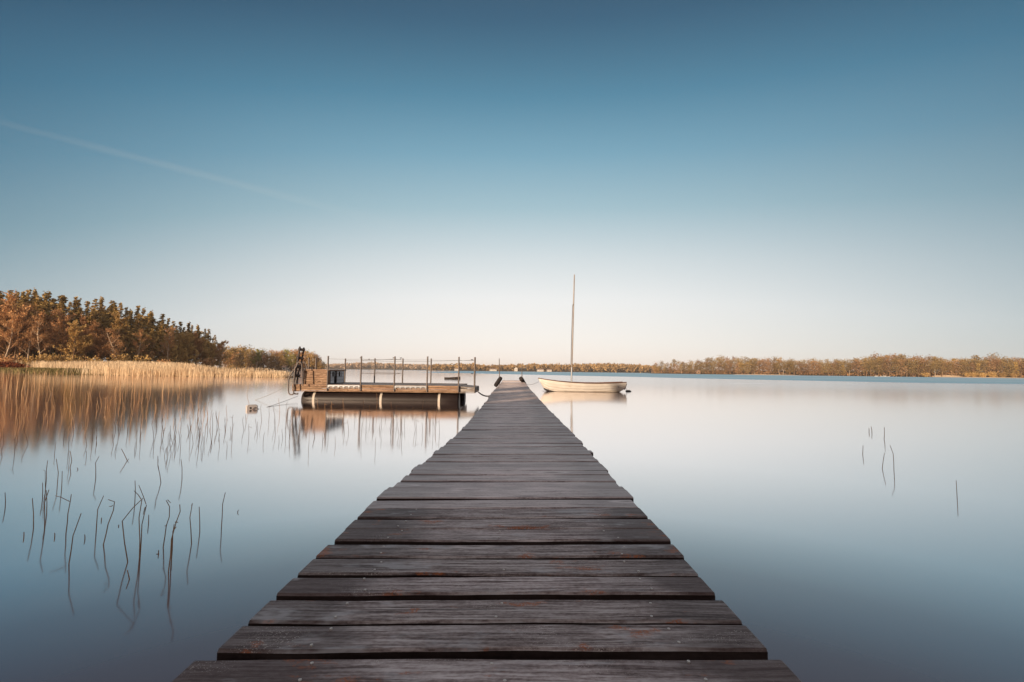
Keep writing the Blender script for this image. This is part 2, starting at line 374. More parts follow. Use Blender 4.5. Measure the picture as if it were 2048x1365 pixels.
def seg_dist(px, py, poly, closed=True):
    d = np.full(px.shape, 1e9); n = len(poly)
    for i in range(n if closed else n - 1):
        ax, ay = poly[i]; bx, by = poly[(i + 1) % n]
        vx, vy = bx - ax, by - ay
        t = np.clip(((px - ax) * vx + (py - ay) * vy) / (vx * vx + vy * vy + 1e-9), 0, 1)
        d = np.minimum(d, np.hypot(px - ax - t * vx, py - ay - t * vy))
    return d
def inside(px, py, poly):
    c = np.zeros(px.shape, bool); n = len(poly)
    for i in range(n):
        ax, ay = poly[i]; bx, by = poly[(i + 1) % n]
        hit = ((ay > py) != (by > py)) & (px < (bx - ax) * (py - ay) / (by - ay + 1e-12) + ax)
        c ^= hit
    return c
def land(poly, step, height, mat):
    P = np.array(poly); x0, y0 = P.min(0) - step * 2; x1, y1 = P.max(0) + step * 2
    nx = int((x1 - x0) / step) + 2; ny = int((y1 - y0) / step) + 2
    gx, gy = np.meshgrid(np.linspace(x0, x1, nx), np.linspace(y0, y1, ny))
    d = seg_dist(gx, gy, poly) * np.where(inside(gx, gy, poly), 1, -1)
    z = height(gx, gy, d) + (np.sin(gx * .31) * np.cos(gy * .27) * .12) * (d > 3)
    b = MB(); vs = np.stack([gx, gy, z], -1).reshape(-1, 3)
    keep = (d > -step * 1.6)
    fs = []
    for j in range(ny - 1):
        for i in range(nx - 1):
            if keep[j, i] or keep[j + 1, i] or keep[j, i + 1] or keep[j + 1, i + 1]:
                k = j * nx + i; fs.append((k, k + 1, k + nx + 1, k + nx))
    b.add(vs, fs, smooth=True)
    return tag(b.build('land', mat), kind='structure')

LEFT = [(-420, 70), (-160, 88), (-99, 87), (-72, 72), (-52, 63.5), (-31, 62.5), (-29, 65), (-36, 73), (-56, 90), (-70, 118), (-86, 155), (-130, 215), (-205, 262),
        (-180, 283), (-150, 290), (-124, 300), (-121, 318), (-160, 380), (-420, 430)]
def h_left(x, y, d):
    hill = np.clip((d - 20) / 55, 0, 1) ** 1.2 * 7 * np.clip((260 - y) / 80, 0.15, 1)
    return np.clip(d * .09, -.6, .35) + hill
land(LEFT, 3.0, h_left, M['soil'])
def hz(f, poly, x, y):
    xx = np.array([x]); yy = np.array([y]); d = seg_dist(xx, yy, poly) * (1 if inside(xx, yy, poly)[0] else -1)
    return float(f(xx, yy, d)[0])
RIGHT = [(560, 285), (430, 312), (376, 331), (330, 362), (283, 402), (215, 440), (150, 482), (146, 500), (240, 620), (700, 620), (900, 300)]
def h_right(x, y, d): return np.clip(d * .06, -.6, .5) + np.clip((d - 10) / 60, 0, 1) * 4
land(RIGHT, 6.0, h_right, M['soil'])
FAR = [(-900, 1350), (-600, 1390), (-255, 1400), (-150, 860), (0, 845), (130, 850), (260, 870), (500, 780), (1600, 900), (1600, 2600), (-900, 2600)]
def h_far(x, y, d): return np.clip(d * .04, -.6, .8) + np.clip((d - 15) / 200, 0, 1) * 7 + np.clip((d - 15) / 120, 0, 1) * 9 * np.exp(-((x + 400) / 120) ** 2)
land(FAR, 28.0, h_far, M['soil'])
NEAR = [(-9.5, -60), (-10.5, -30), (-11, -10), (-9, -5), (-3, -4), (5, -4.5), (60, -8), (200, -40), (200, -160), (-9, -160)]
def h_near(x, y, d): return np.clip(d * .18, -.5, .45) + np.clip((-y - 10) / 24, 0, 1) * np.clip(d / 9, 0, 1) * 6.5  # unseen bank raised behind the camera to throw shade on the jetty
land(NEAR, 2.5, h_near, M['soil'])

# ------------------------------------------------------------------ trees
def rand_dirs(n):
    v = rng.normal(size=(n, 3)); return v / np.linalg.norm(v, axis=1, keepdims=True)
def ribbons(P0, P1, w0, w1):
    """thin quads from P0 to P1 with random facing"""
    d = P1 - P0; d /= np.linalg.norm(d, axis=1, keepdims=True) + 1e-9
    s = np.cross(d, rand_dirs(len(P0))); s /= np.linalg.norm(s, axis=1, keepdims=True) + 1e-9
    w0 = np.asarray(w0).reshape(-1, 1); w1 = np.asarray(w1).reshape(-1, 1)
    return np.stack([P0 - s * w0, P0 + s * w0, P1 + s * w1, P1 - s * w1], 1)
def cards(C, size, flat=0.0):
    n = len(C); u = rand_dirs(n); v = np.cross(u, rand_dirs(n)); v /= np.linalg.norm(v, axis=1, keepdims=True) + 1e-9
    if flat: u[:, 2] *= 1 - flat; v[:, 2] *= 1 - flat
    sz = np.asarray(size).reshape(-1, 1)
    return np.stack([C - u * sz, C + v * sz * .6, C + u * sz, C - v * sz * .6], 1)

def make_conifer(h=16.0, spread=2.4, bare=0.22, dens=1.0, pine=False):
    root = empty('conifer_tree')
    t = MB(); path = [(0.15 * math.sin(i * .9) * i / 8, .12 * math.cos(i * 1.3) * i / 8, h * i / 8 * .99 - (0.6 if i == 0 else 0)) for i in range(9)]
    t.tube(path, [0.21 * (1 - i / 8.6) + .015 for i in range(9)], 6)
    c = MB(); n = int(70 * dens)
    for i in range(n):
        f = (i + rng.random()) / n; z = h * (bare + (1 - bare) * f)
        if pine: prof = (math.sin(min(1, f * 1.15 + .12) * math.pi) ** .6) * (.55 + .45 * rng.random()) if rng.random() > .1 else .1
        else: prof = (1 - f) ** 1.05 * (.65 + .45 * rng.random()) * min(1, .55 + f * 3) + .05
        L = spread * prof; a = rng.random() * 6.283
        if L < .1: L = .12
        dv = np.array([math.cos(a), math.sin(a), 0])
        rise = (.30 - .1 * rng.random()) if pine else (-.25 + .45 * f + .12 * rng.normal())
        m = max(5, int(L * 13))
        s = rng.random(m) ** .7
        base = np.array([0, 0, z])[None] + dv[None] * (s * L)[:, None]
        base[:, 2] += rise * s * L - (0 if pine else .18 * (s * L) ** 2 * .5)
        side = np.array([-dv[1], dv[0], 0])[None] * (rng.normal(size=m) * .16 * (1 + L * .5))[:, None]
        base = base + side + rng.normal(size=(m, 3)) * [.05, .05, .10]
        if pine: base[:, 2] += rng.random(m) * .5
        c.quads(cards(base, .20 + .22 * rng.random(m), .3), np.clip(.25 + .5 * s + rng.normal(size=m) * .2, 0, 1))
        tip = np.array([0, 0, z]) + dv * L * .9; tip[2] += rise * L * .9
        t.tube([(0, 0, z), tuple(tip)], [.035, .01], 3, cap=False)
    top = np.array([[0.15 * math.sin(7.2), .12 * math.cos(10.4), h * (.93 + .07 * rng.random())] for _ in range(10)])
    c.quads(cards(top + rng.normal(size=(10, 3)) * [.10, .10, .1], .16 + .1 * rng.random(10)), rng.random(10))
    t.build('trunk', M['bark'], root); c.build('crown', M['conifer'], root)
    return root

def make_bare(h=12.0, spread=3.0, leafmat='twig', twigs=1.0, bark='bark', first=.25, up=.75, buds=0.6, stems=1):
    root = empty('leafless_tree'); t = MB(); c = MB()
    def grow(p, d, L, r, lev):
        n = 4; pts = [p]; q = p.copy(); dd = d.copy()
        for i in range(n):
            dd = dd + rng.normal(size=3) * .10; dd[2] += .05; dd /= np.linalg.norm(dd); q = q + dd * L / n; pts.append(q.copy())
        t.tube([tuple(x) for x in pts], [r * (1 - .16 * i) for i in range(n + 1)], 5 if lev < 2 else 3, cap=False)
        if lev >= 2:
            k = int(16 * twigs); s = rng.random(k); P = np.array(pts)
            i0 = np.minimum((s * n).astype(int), n - 1); fr = s * n - i0
            P0 = P[i0] * (1 - fr)[:, None] + P[i0 + 1] * fr[:, None]
            dv = rand_dirs(k) * .8 + dd[None] * .9 + np.array([0, 0, .35])[None]; dv /= np.linalg.norm(dv, axis=1, keepdims=True)
            ln = (.35 + .6 * rng.random(k)) * (h / 12)
            P1 = P0 + dv * ln[:, None]
            c.quads(ribbons(P0, P1, np.full(k, .036), np.full(k, .018)), rng.random(k) * .6)
            kb = int(k * buds)
            if kb:
                ib = np.arange(kb) % k; B = P0[ib] + (P1 - P0)[ib] * rng.random((kb, 1)) + rng.normal(size=(kb, 3)) * .12
                c.quads(cards(B, .10 + .12 * rng.random(kb)), .3 + .7 * rng.random(kb))
            return
        m = 6 if lev == 1 else 13
        for j in range(m):
            s = (first + (1 - first) * (j + rng.random()) / m) if lev == 0 else (.25 + .75 * (j + rng.random()) / m)
            ii = min(int(s * n), n - 1); fr = s * n - ii; P = pts[ii] * (1 - fr) + pts[ii + 1] * fr
            a = rng.random() * 6.283; o = np.array([math.cos(a), math.sin(a), 0.0])
            if lev == 0:
                nd = o * (1.0 - .35 * s) + np.array([0, 0, up]); LL = spread * (1.15 - .62 * s) * (.75 + .5 * rng.random())
            else:
                nd = dd * .9 + o * .8 + np.array([0, 0, .25]); LL = L * .5 * (.7 + .5 * rng.random())
            nd /= np.linalg.norm(nd)
            grow(P, nd, LL, r * (.42 if lev == 0 else .5) * (1.1 - .5 * s), lev + 1)
    for k in range(stems):
        lean = rng.normal(size=3) * (.03 if stems == 1 else .16); lean[2] = 1; lean /= np.linalg.norm(lean)
        grow(np.array([.25 * k, .1 * k, -.5]), lean, h * (.93 if k == 0 else .75), .16 * h / 12, 0)
    t.build('trunk', M[bark], root); c.build('crown', M[leafmat], root)
    return root

def make_shrub(h=2.0, mat='bud'):
    root = empty('shrub'); c = MB(); t = MB()
    for k in range(16):
        a = rng.random() * 6.283; e = np.array([math.cos(a) * h * .55 * rng.random() ** .5, math.sin(a) * h * .55 * rng.random() ** .5, h * (.55 + .4 * rng.random())])
        t.tube([(0, 0, -.2), tuple(e * [.5, .5, .5]), tuple(e)], [.03, .02, .008], 3, cap=False)
        n = 34; s = .3 + .7 * rng.random(n)
        C = e[None] * s[:, None] + rng.normal(size=(n, 3)) * h * .13; C[:, 2] = np.abs(C[:, 2])
        c.quads(cards(C, h * (.035 + .05 * rng.random(n))), rng.random(n))
    t.build('stem', M['bark'], root); c.build('foliage', M[mat], root)
    return root

def make_clump_tree(h=12.0, spread=3.2, mat='bud', bark='bark', first=.22, conifer=False):
    """tree for the far shores: limbs carrying irregular clumps of twigs"""
    root = empty('clump_tree'); t = MB(); c = MB()
    pth = [(.2 * math.sin(i + spread), .2 * math.cos(i * 1.4), h * .9 * i / 6 - (.5 if i == 0 else 0)) for i in range(7)]
    t.tube(pth, [.20 * (1 - i / 7.5) for i in range(7)], 5)
    ncl = 26
    for k in range(ncl):
        f = (k + rng.random()) / ncl; z = h * (first + (.97 - first) * f); a = rng.random() * 6.283
        prof = (1 - f) * .75 + .12 if conifer else (math.sin(min(1, .18 + f * .82) * math.pi) ** .6) * (.55 + .5 * rng.random())
        r_ = spread * prof * (.45 + .55 * rng.random())
        C0 = np.array([math.cos(a) * r_, math.sin(a) * r_, z])
        t.tube([(0, 0, z - r_ * .7), tuple(C0)], [.06, .02], 3, cap=False)
        m = 26; sp = (.45 if conifer else .80) * (.7 + .6 * rng.random())
        P = C0 + rng.normal(size=(m, 3)) * [sp, sp, sp * .75]
        c.quads(cards(P, .17 + .24 * rng.random(m), .1), np.clip(rng.random() * .3 + rng.random(m) * .6, 0, 1))
    t.build('trunk', M[bark], root); c.build('crown', M[mat], root)
    return root
proto = {
    'fbud': [make_clump_tree(12, 3.1, 'bud_far'), make_clump_tree(12, 2.7, 'bud_far', first=.3), make_clump_tree(12, 3.5, 'bud_far', first=.15)],
    'fbare': [make_clump_tree(12, 3.2, 'twig_far'), make_clump_tree(12, 2.8, 'twig_far', first=.12), make_clump_tree(12, 3.4, 'twig_far', first=.3)],
    'pbud': [make_clump_tree(12, 3.1, 'bud'), make_clump_tree(12, 3.5, 'bud', first=.15)],
    'pbare': [make_clump_tree(12, 3.2, 'twig'), make_clump_tree(12, 2.8, 'twig', first=.12)],
    'fcon': [make_clump_tree(12, 2.4, 'conifer', first=.15, conifer=True), make_clump_tree(12, 3.0, 'conifer', first=.3)],
    'fbirch': [make_clump_tree(12, 2.6, 'bud_far', 'birch', .42)],
    'fgreen': [make_clump_tree(12, 3.2, 'green_leaf', 'birch', .28), make_clump_tree(12, 2.8, 'green_leaf', 'birch', .2)],
    'con': [make_conifer(16, 3.4, .16, 1.15), make_conifer(16, 2.9, .25, 1.0), make_conifer(16, 3.7, .10, 1.3)],
    'pine': [make_conifer(16, 3.0, .45, .8, True), make_conifer(16, 2.6, .35, .8, True)],
    'bare': [make_bare(12, 3.4), make_bare(12, 3.0, stems=2), make_bare(12, 3.8, up=.5), make_bare(12, 2.8, first=.4)],
    'bud': [make_bare(12, 3.2, 'bud', buds=2.0), make_bare(12, 2.9, 'bud', first=.35, buds=2.4), make_bare(12, 3.6, 'bud', up=.6, buds=2.2)],
    'birch': [make_bare(12, 2.6, 'twig', .8, 'birch', .35, .75, .15), make_bare(12, 2.8, 'twig', .7, 'birch', .3, .55, .2, stems=2)],
    'green': [make_bare(12, 3.2, 'green_leaf', buds=4.0, bark='birch')],
}
names = {'con': 'conifer_tree', 'pine': 'pine_tree', 'bare': 'leafless_tree', 'bud': 'budding_tree', 'birch': 'birch_tree', 'green': 'green_tree',
         'fbud': 'budding_tree', 'pbud': 'budding_tree', 'pbare': 'leafless_tree', 'fbare': 'leafless_tree', 'fcon': 'conifer_tree', 'fbirch': 'birch_tree', 'fgreen': 'green_tree'}
used_p = set()
def plant(kind, x, y, z, h, label, group, wide=1.0, which=None):
    L = proto[kind]; i = random.randrange(len(L)) if which is None else which
    src = L[i]
    if (kind, i) in used_p: o = copy_tree(src)
    else: o = src; used_p.add((kind, i))
    o.name = names[kind]
    base = 16 if kind in ('con', 'pine') else 12
    s = h / base; o.location = (x, y, z); o.rotation_euler = (0, 0, random.random() * 6.28); o.scale = (s * wide, s * wide, s)
    tag(o, label, 'tree', group); return o
def place(px, D): return (px - 1024) / F * D, D
def top_h(px, D, ytop, z0):
    return max(2.0, at_y(px, ytop, D).z - z0)

# hillside wood on the left -----------------------------------------------------------
TOPS = [(-120, 560), (-40, 575), (0, 578), (30, 585), (65, 578), (100, 592), (150, 594), (185, 600), (220, 603), (270, 612), (310, 625), (350, 642), (385, 644), (410, 655), (430, 672), (452, 692)]
FRONT = [(-150, 100), (0, 104), (100, 108), (200, 114), (300, 124), (400, 146), (452, 168)]
for row, (back, lo) in enumerate(((24, 0), (17, 4), (10, 14))):
    px = -110 + row * 6
    while px < 440:
        p = px + random.uniform(-6, 6)
        D = interp(p, FRONT) + back + random.uniform(-2, 2); x, y = place(p, D); z = hz(h_left, LEFT, x, y)
        ht = top_h(p, D, interp(p, TOPS) + lo + abs(random.gauss(0, 7)) - 3, z)
        kind = 'con' if random.random() < .68 else 'pine'
        plant(kind, x, y, z, ht, 'dark olive conifer packed in the hillside wood above the reeds' if kind == 'con' else 'open crowned pine packed in the hillside wood above the reeds',
              'conifers of the hillside wood' if kind == 'con' else 'pines of the hillside wood', random.uniform(1.0, 1.35))
        px += random.uniform(12, 19) + row * 4
px = 232
while px < 446:
    p = px + random.uniform(-5, 5); D = interp(p, FRONT) + random.uniform(1, 5); x, y = place(p, D); z = hz(h_left, LEFT, x, y)
    ht = top_h(p, D, interp(p, TOPS) + random.uniform(14, 48), z)
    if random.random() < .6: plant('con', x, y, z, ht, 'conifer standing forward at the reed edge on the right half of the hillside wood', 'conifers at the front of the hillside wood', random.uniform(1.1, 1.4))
    else: plant('bud', x, y, z, ht, 'slim budding tree among the forward conifers of the hillside wood', 'budding trees among the forward conifers', .9)
    px += random.uniform(13, 19)
LOW = [(-120, 612), (0, 612), (40, 606), (80, 618), (110, 632), (150, 634), (200, 650), (240, 668), (300, 690), (350, 684), (400, 676), (440, 694)]
for row, (back, lo) in enumerate(((5, 0), (0, 22))):
    px = -110
    while px < 440:
        p = px + random.uniform(-6, 6); D = interp(p, FRONT) + back + random.uniform(-2, 2)
        x, y = place(p, D); z = hz(h_left, LEFT, x, y)
        ht = top_h(p, D, interp(p, LOW) + lo + random.gauss(0, 8), z)
        kind = 'bare' if random.random() < (.8 if p < 240 else .5) else 'bud'
        plant(kind, x, y, z, ht, 'leafless russet tree at the reedy front edge of the hillside wood' if kind == 'bare' else 'olive budding tree at the reedy front edge of the hillside wood',
              'leafless trees along the front of the hillside wood' if kind == 'bare' else 'budding trees along the front of the hillside wood', random.uniform(.9, 1.2))
        px += random.uniform(15, 22)
for (p, yt, dd, lab, wh) in ((8, 632, -3, 'tall pale trunked birch at the far left edge of the hillside wood', 0), (55, 640, -3, 'pale slim birch just right of the tall one at the left edge of the wood', 0),
                             (88, 635, -4, 'russet birch with bright lower trunk behind the low green bushes', 0), (237, 655, -5, 'white birch with open forked limbs in front of dark conifers', 1),
                             (272, 660, -4, 'tall white stemmed birch right of the open forked birch', 0), (336, 655, -4, 'thin pale birch in front of the conifers where the wood narrows', 0),
                             (440, 680, -2, 'sunlit white limbed birch at the right end of the hillside wood', 1)):
    D = interp(p, FRONT) + dd; x, y = place(p, D); z = hz(h_left, LEFT, x, y)
    plant('birch', x, y, z, top_h(p, D, yt, z), lab, 'birches along the hillside wood', 1.0, wh)
first_shrub = None
for (p, dd, hh, m_, lab) in ((62, -9, 2.4, 'bud', 'low olive bush under the trees, leftmost of the bushes'), (95, -8, 3.0, 'bud', 'largest low green bush under the russet trees'), (122, -8, 2.6, 'bud', 'low green bush right of the largest bush under the russet trees'),
                         (246, -10, 3.0, 'bud', 'low olive bush at the foot of the white forked birch'), (345, -10, 2.8, 'bud', 'yellow green bush by the thin pale birch'), (330, -18, 2.2, 'twig', 'russet bush standing in the pale reeds'), (420, -14, 3.2, 'twig', 'brown bush at the narrow right end of the wood'), (22, -8, 2.4, 'twig', 'low russet bush at the far left edge above the dark bracken'), (150, -8, 2.6, 'bud', 'low olive bush between the green bushes and the forked birch'), (190, -9, 2.4, 'bud', 'small olive bush just left of the white forked birch'), (290, -10, 2.8, 'bud', 'low olive bush between the forked birch and the thin pale birch')):
    D = interp(p, FRONT) + dd; x, y = place(p, D); z = hz(h_left, LEFT, x, y)
    o = make_shrub(hh * 1.3, m_); o.location = (x, y, z); tag(o, lab, 'bush', 'bushes along the wood edge')

# wooded point beyond -----------------------------------------------------------------
TOP2 = [(440, 690), (460, 694), (490, 693), (510, 700), (540, 703), (570, 700), (600, 700), (622, 702), (640, 712), (650, 722)]
for row in range(3):
    px = 446 + row * 4
    while px < 648:
        p = px + random.uniform(-3, 3); D = interp(px, [(440, 250), (500, 292), (650, 304)]) + row * 6 + random.uniform(-2, 2)
        x, y = place(p, D); z = hz(h_left, LEFT, x, y)
        yt = interp(p, TOP2) + (2 - row) * 4 + random.gauss(0, 2.5)
        kind = random.choice(('bud', 'bud', 'bare', 'con')) if p < 560 else random.choice(('bud', 'green', 'bud', 'bare'))
        lab = {'bud': 'olive budding tree on the wooded point behind the raft', 'bare': 'leafless brown tree on the wooded point behind the raft', 'con': 'dark conifer on the wooded point behind the raft', 'green': 'yellow green leafing tree on the wooded point behind the raft'}[kind]
        plant(('p' if kind in ('bud', 'bare') else 'f') + kind, x, y, z, top_h(p, D, yt, z), lab, {'bud': 'budding', 'bare': 'leafless', 'con': 'conifer', 'green': 'leafing'}[kind] + ' trees of the wooded point', 1.15)
        px += random.uniform(7, 11)
for (p, yt, kind, lab) in ((514, 700, 'green', 'bright yellow green tree standing out among the dark trees of the point'), (466, 703, 'birch', 'bare white birch with forked limbs at the left end of the wooded point')):
    D = interp(p, [(440, 250), (500, 292), (650, 304)]) - 4; x, y = place(p, D); z = hz(h_left, LEFT, x, y)
    plant(kind, x, y, z, top_h(p, D, yt, z), lab, None, 1.1, len(proto[kind]) - 1)

# right shore -------------------------------------------------------------------------
TOP3 = [(1300, 730), (1312, 728), (1350, 724), (1400, 720), (1440, 718), (1500, 716), (1560, 718), (1600, 720), (1650, 719), (1690, 721), (1720, 716), (1745, 711), (1765, 709), (1800, 711), (1830, 713), (1870, 716), (1895, 721), (1910, 716), (1940, 718), (1980, 714), (2010, 716), (2048, 717), (2120, 716)]
SH3 = [(1300, 486), (1400, 458), (1500, 432), (1650, 402), (1800, 364), (1900, 350), (2048, 332), (2150, 322)]
nR = 0
for row in range(3):
    px = 1308 + row * 3
    while px < 2085:
        p = px + random.uniform(-3, 3); D = interp(p, SH3) + 6 + row * 9 + random.uniform(-2, 2)
        x, y = place(p, D); z = hz(h_right, RIGHT, x, y)
        yt = interp(p, TOP3) + (2 - row) * 3.5 + random.gauss(0, 2.2)
        u = random.random()
        kind = 'con' if (u < .10 or (1895 < p < 1925 and row == 2)) else ('bud' if u < .55 else ('bare' if u < .92 else 'birch'))
        near = p > 1650
        place_s = 'near wood on the right shore' if near else 'farther wood on the right shore'
        lab = {'bud': 'olive budding tree in the ', 'bare': 'leafless russet tree in the ', 'con': 'dark conifer in the ', 'birch': 'pale trunked birch in the '}[kind] + place_s
        plant('f' + kind, x, y, z, top_h(p, D, yt, z), lab, {'bud': 'budding trees in the ', 'bare': 'leafless trees in the ', 'con': 'conifers in the ', 'birch': 'birches in the '}[kind] + place_s, 1.25)
        px += random.uniform(9, 13.5)
b = MB()
for p, hh in ((1850, 3), (1935, 3.2), (1948, 3.6), (1964, 3.2), (1984, 3.6), (2004, 3.3), (2026, 3.0)):
    D = interp(p, SH3) + 3.0; x, y = place(p, D); o = make_shrub(hh * 1.15, 'bud'); o.location = (x, y, .2); o.scale = (1.5, 1.2, 1)
    tag(o, 'lone round olive bush at the water below the near right wood' if p == 1850 else 'rounded brown olive bush above the sandy strip on the right shore', 'bush', 'bushes on the right shore')
for (p0, p1, dd, hh) in ((1870, 2090, -1.2, .35), (1880, 1928, 5.0, 1.6), (1470, 1600, -.8, .4)):
    b = MB(); top = []; bot = []; n = 24
    for i in range(n + 1):
        p = p0 + (p1 - p0) * i / n; D = interp(p, SH3) + dd; x, y = place(p, D); k = math.sin(math.pi * i / n) ** .4
        bot.append((x, y - 1.8, -.1)); top.append((x, y + 1.5, .12 + hh * k))
    vs = bot + top + [(x, y + 6, z + .1) for x, y, z in top]
    m_ = n + 1
    b.add(vs, [(i, i + 1, m_ + i + 1, m_ + i) for i in range(n)] + [(m_ + i, m_ + i + 1, 2 * m_ + i + 1, 2 * m_ + i) for i in range(n)], smooth=True)
    tag(b.build('sand', M['sand']), kind='structure')
for i, (p, s_) in enumerate(((1752, 1.2), (1762, .9), (1768, 1.4), (1776, .8))):
    b = MB(); D = interp(p, SH3) - 1.5; x, y = place(p, D)
    vs = []; fs = []
    for j in range(5):
        for k in range(8):
            a = 6.283 * k / 8; r_ = math.cos(j / 4 * 1.45) * s_ * (1 + .25 * math.sin(k * 2.3 + i)); vs.append((math.cos(a) * r_ * 1.4, math.sin(a) * r_, math.sin(j / 4 * 1.5) * s_ * .6 - .1))
    for j in range(4):
        for k in range(8): fs.append((j * 8 + k, j * 8 + (k + 1) % 8, (j + 1) * 8 + (k + 1) % 8, (j + 1) * 8 + k))
    fs.append(tuple(range(32, 40))); b.add(vs, fs, .3 + .15 * i)
    o = b.build('rock', M['strap']); o.location = (x, y, 0); tag(o, 'pale rock at the waterline below the rounded hill of the right wood', 'rock', 'pale rocks on the right shore')

def undergrowth(pxs, Dfn, depth, hfn, poly, n, hh, size, label):
    b = MB(); px = pxs[0] + (pxs[1] - pxs[0]) * rng.random(n); D = np.array([Dfn(p) for p in px]) + depth[0] + (depth[1] - depth[0]) * rng.random(n)
    x = (px - 1024) / F * D; d = seg_dist(x, D, poly) * np.where(inside(x, D, poly), 1, -1); z = hfn(x, D, d)
    k = d > 1; x, D, z, px = x[k], D[k], z[k], px[k]; m = len(x)
    prof = .6 + .4 * np.sin(px * .11) * np.sin(px * .037 + 1)
    C = np.column_stack([x, D, z + hh * prof * rng.random(m) ** 1.2])
    b.quads(cards(C, size * (.6 + .8 * rng.random(m)), .1), rng.random(m) * .75)
    o = b.build('undergrowth', M['twig']); tag(o, label, 'undergrowth', kind='stuff')
undergrowth((-110, 455), lambda p: interp(p, FRONT), (3, 26), h_left, LEFT, 6500, 6.0, .22, 'brown tangle of undergrowth between the trunks of the hillside wood')
undergrowth((445, 650), lambda p: interp(p, [(440, 250), (500, 292), (650, 304)]), (2, 16), h_left, LEFT, 2600, 6.5, .42, 'brown undergrowth between the trunks of the wooded point')
undergrowth((1303, 2090), lambda p: interp(p, SH3), (8, 34), h_right, RIGHT, 9000, 8.0, .50, 'brown undergrowth between the trunks of the right shore wood')
# far shore woods: too many and too small to count ------------------------------------
def far_wood(name, px0, px1, n, Dfn, tops, size, depth, mat, ncard):
    b = MB()
    for i in range(n):
        p = px0 + (px1 - px0) * random.random(); r_ = random.random(); D = Dfn(p) + 10 + depth * r_
        x, y = place(p, D); z = hz(h_far, FAR, x, y)
        ht = max(4, top_h(p, D, interp(p, tops) + (1 - r_) * 3.0 + random.gauss(0, .9), z))
        wd = size * random.uniform(.7, 1.2); tone = random.random()
        C = rng.normal(size=(ncard, 3)) * [.38, .38, .22]
        C = C * [wd, wd, ht * .9] + [x, y, z + ht * .58]
        C[:, 2] = np.clip(C[:, 2], z + .3, z + ht)
        b.quads(cards(C, (.9 + 1.2 * rng.random(ncard)) * size / 5), np.clip(tone * .75 + rng.normal(size=ncard) * .16 + .1, 0, 1))
    return b.build(name, M[mat])
o = far_wood('far_wood', 856, 1318, 430, lambda p: 855, [(850, 731), (880, 729), (920, 728), (960, 728.5), (1000, 730), (1030, 730), (1043, 727), (1080, 729), (1130, 729), (1180, 728), (1230, 727), (1270, 729), (1320, 732)], 7.0, 110, 'wood_far', 44)
tag(o, 'band of tawny and olive trees along the far shore behind the jetty', 'wood', kind='stuff')
o = far_wood('hill_wood', 560, 900, 420, lambda p: 1405, [(560, 731), (640, 728), (700, 727), (735, 725), (770, 727), (800, 729), (850, 730), (900, 731)], 10.0, 260, 'wood_hills', 36)
tag(o, 'low hazy brown wooded hills on the farthest shore behind the raft', 'wood', kind='stuff')

# houses across the water -------------------------------------------------------------
def house(px, D, wd, hh, dp, label, wall, name='house', gable_front=False, z=.4, win=2):
    x, y = place(px, D); o = empty(name, (x, y, z))
    b = MB(); b.box((0, 0, hh / 2), (wd, dp, hh))
    rh = hh * .55
    if gable_front: b.add([(-wd / 2, -dp / 2 - .002, hh), (wd / 2, -dp / 2 - .002, hh), (0, -dp / 2 - .002, hh + rh)], [(0, 1, 2)])
    b.build('wall', M[wall], o)
    r_ = MB(); e = .35
    if gable_front: pts = [(-wd / 2 - e, hh - .1), (0, hh + rh + .15), (wd / 2 + e, hh - .1)]; mk = lambda a, t: (a[0], t * (dp / 2 + e), a[1])
    else: pts = [(-dp / 2 - e, hh - .1), (0, hh + rh), (dp / 2 + e, hh - .1)]; mk = lambda a, t: (t * (wd / 2 + e), a[0], a[1])
    vs = [mk(a, t) for t in (-1, 1) for a in pts] + [tuple(Vector(mk(a, t)) + Vector((0, 0, .2))) for t in (-1, 1) for a in pts]
    r_.add(vs, [(0, 1, 4, 3), (1, 2, 5, 4), (6, 9, 10, 7), (7, 10, 11, 8), (0, 6, 7, 1), (1, 7, 8, 2), (3, 4, 10, 9), (4, 5, 11, 10), (0, 3, 9, 6), (2, 8, 11, 5)])
    r_.build('roof', M['roof'], o)
    for i in range(win):
        b = MB(); b.box(((i + .5) / win * wd - wd / 2, -dp / 2 - .02, hh * .55), (.9, .06, 1.0)); b.build('window', M['window'], o)
    return tag(o, label, 'house', None)
house(1032.5, 852, 6, 5, 7, 'small white gabled house on the far shore beyond the end of the jetty', 'white_wall', gable_front=True)
house(987, 850, 13, 3, 6, 'long low white house on the far shore just left of the jetty end', 'white_wall', win=4)
house(1081, 852, 12, 3.2, 6, 'long white house on the far shore just left of the moored sailing boat', 'white_wall', win=4)
house(1099, 856, 9, 3, 6, 'low white house on the far shore above the bow of the sailing boat', 'white_wall', win=3)
house(915, 852, 9, 3, 6, 'low white house on the far shore behind the right end of the raft', 'white_wall', win=3)
house(571, 291, 2.2, 1.5, 2.0, 'small white shed under the trees of the wooded point', 'white_wall', 'shed', win=1)
house(1396, interp(1396, SH3) + 2, 3.6, 2.4, 3.0, 'small brown boat hut at the water in front of the farther right wood', 'brown_wall', 'hut', gable_front=True, win=1)

# wood on the bank behind the photographer: its shade lies over the jetty
for row in range(4):
    u0 = -11.1 + row * .35
    u_ = u0
    while u_ < 46:
        s_ = 26 + row * 5 + random.uniform(-1.5, 1.5)
        x = u_ * math.cos(SUN_AZ) - s_ * math.sin(SUN_AZ); y = -u_ * math.sin(SUN_AZ) - s_ * math.cos(SUN_AZ)
        z = hz(h_near, NEAR, x, y)
        plant('con', x, y, max(z, 0) - .2, (random.uniform(9, 10) if u_ < -5 else random.uniform(13, 16)) - max(z, 0) * .6, 'conifer in the wood on the bank behind the jetty', 'conifers on the bank behind the jetty', 1.3, 2)
        u_ += random.uniform(2.0, 2.8)

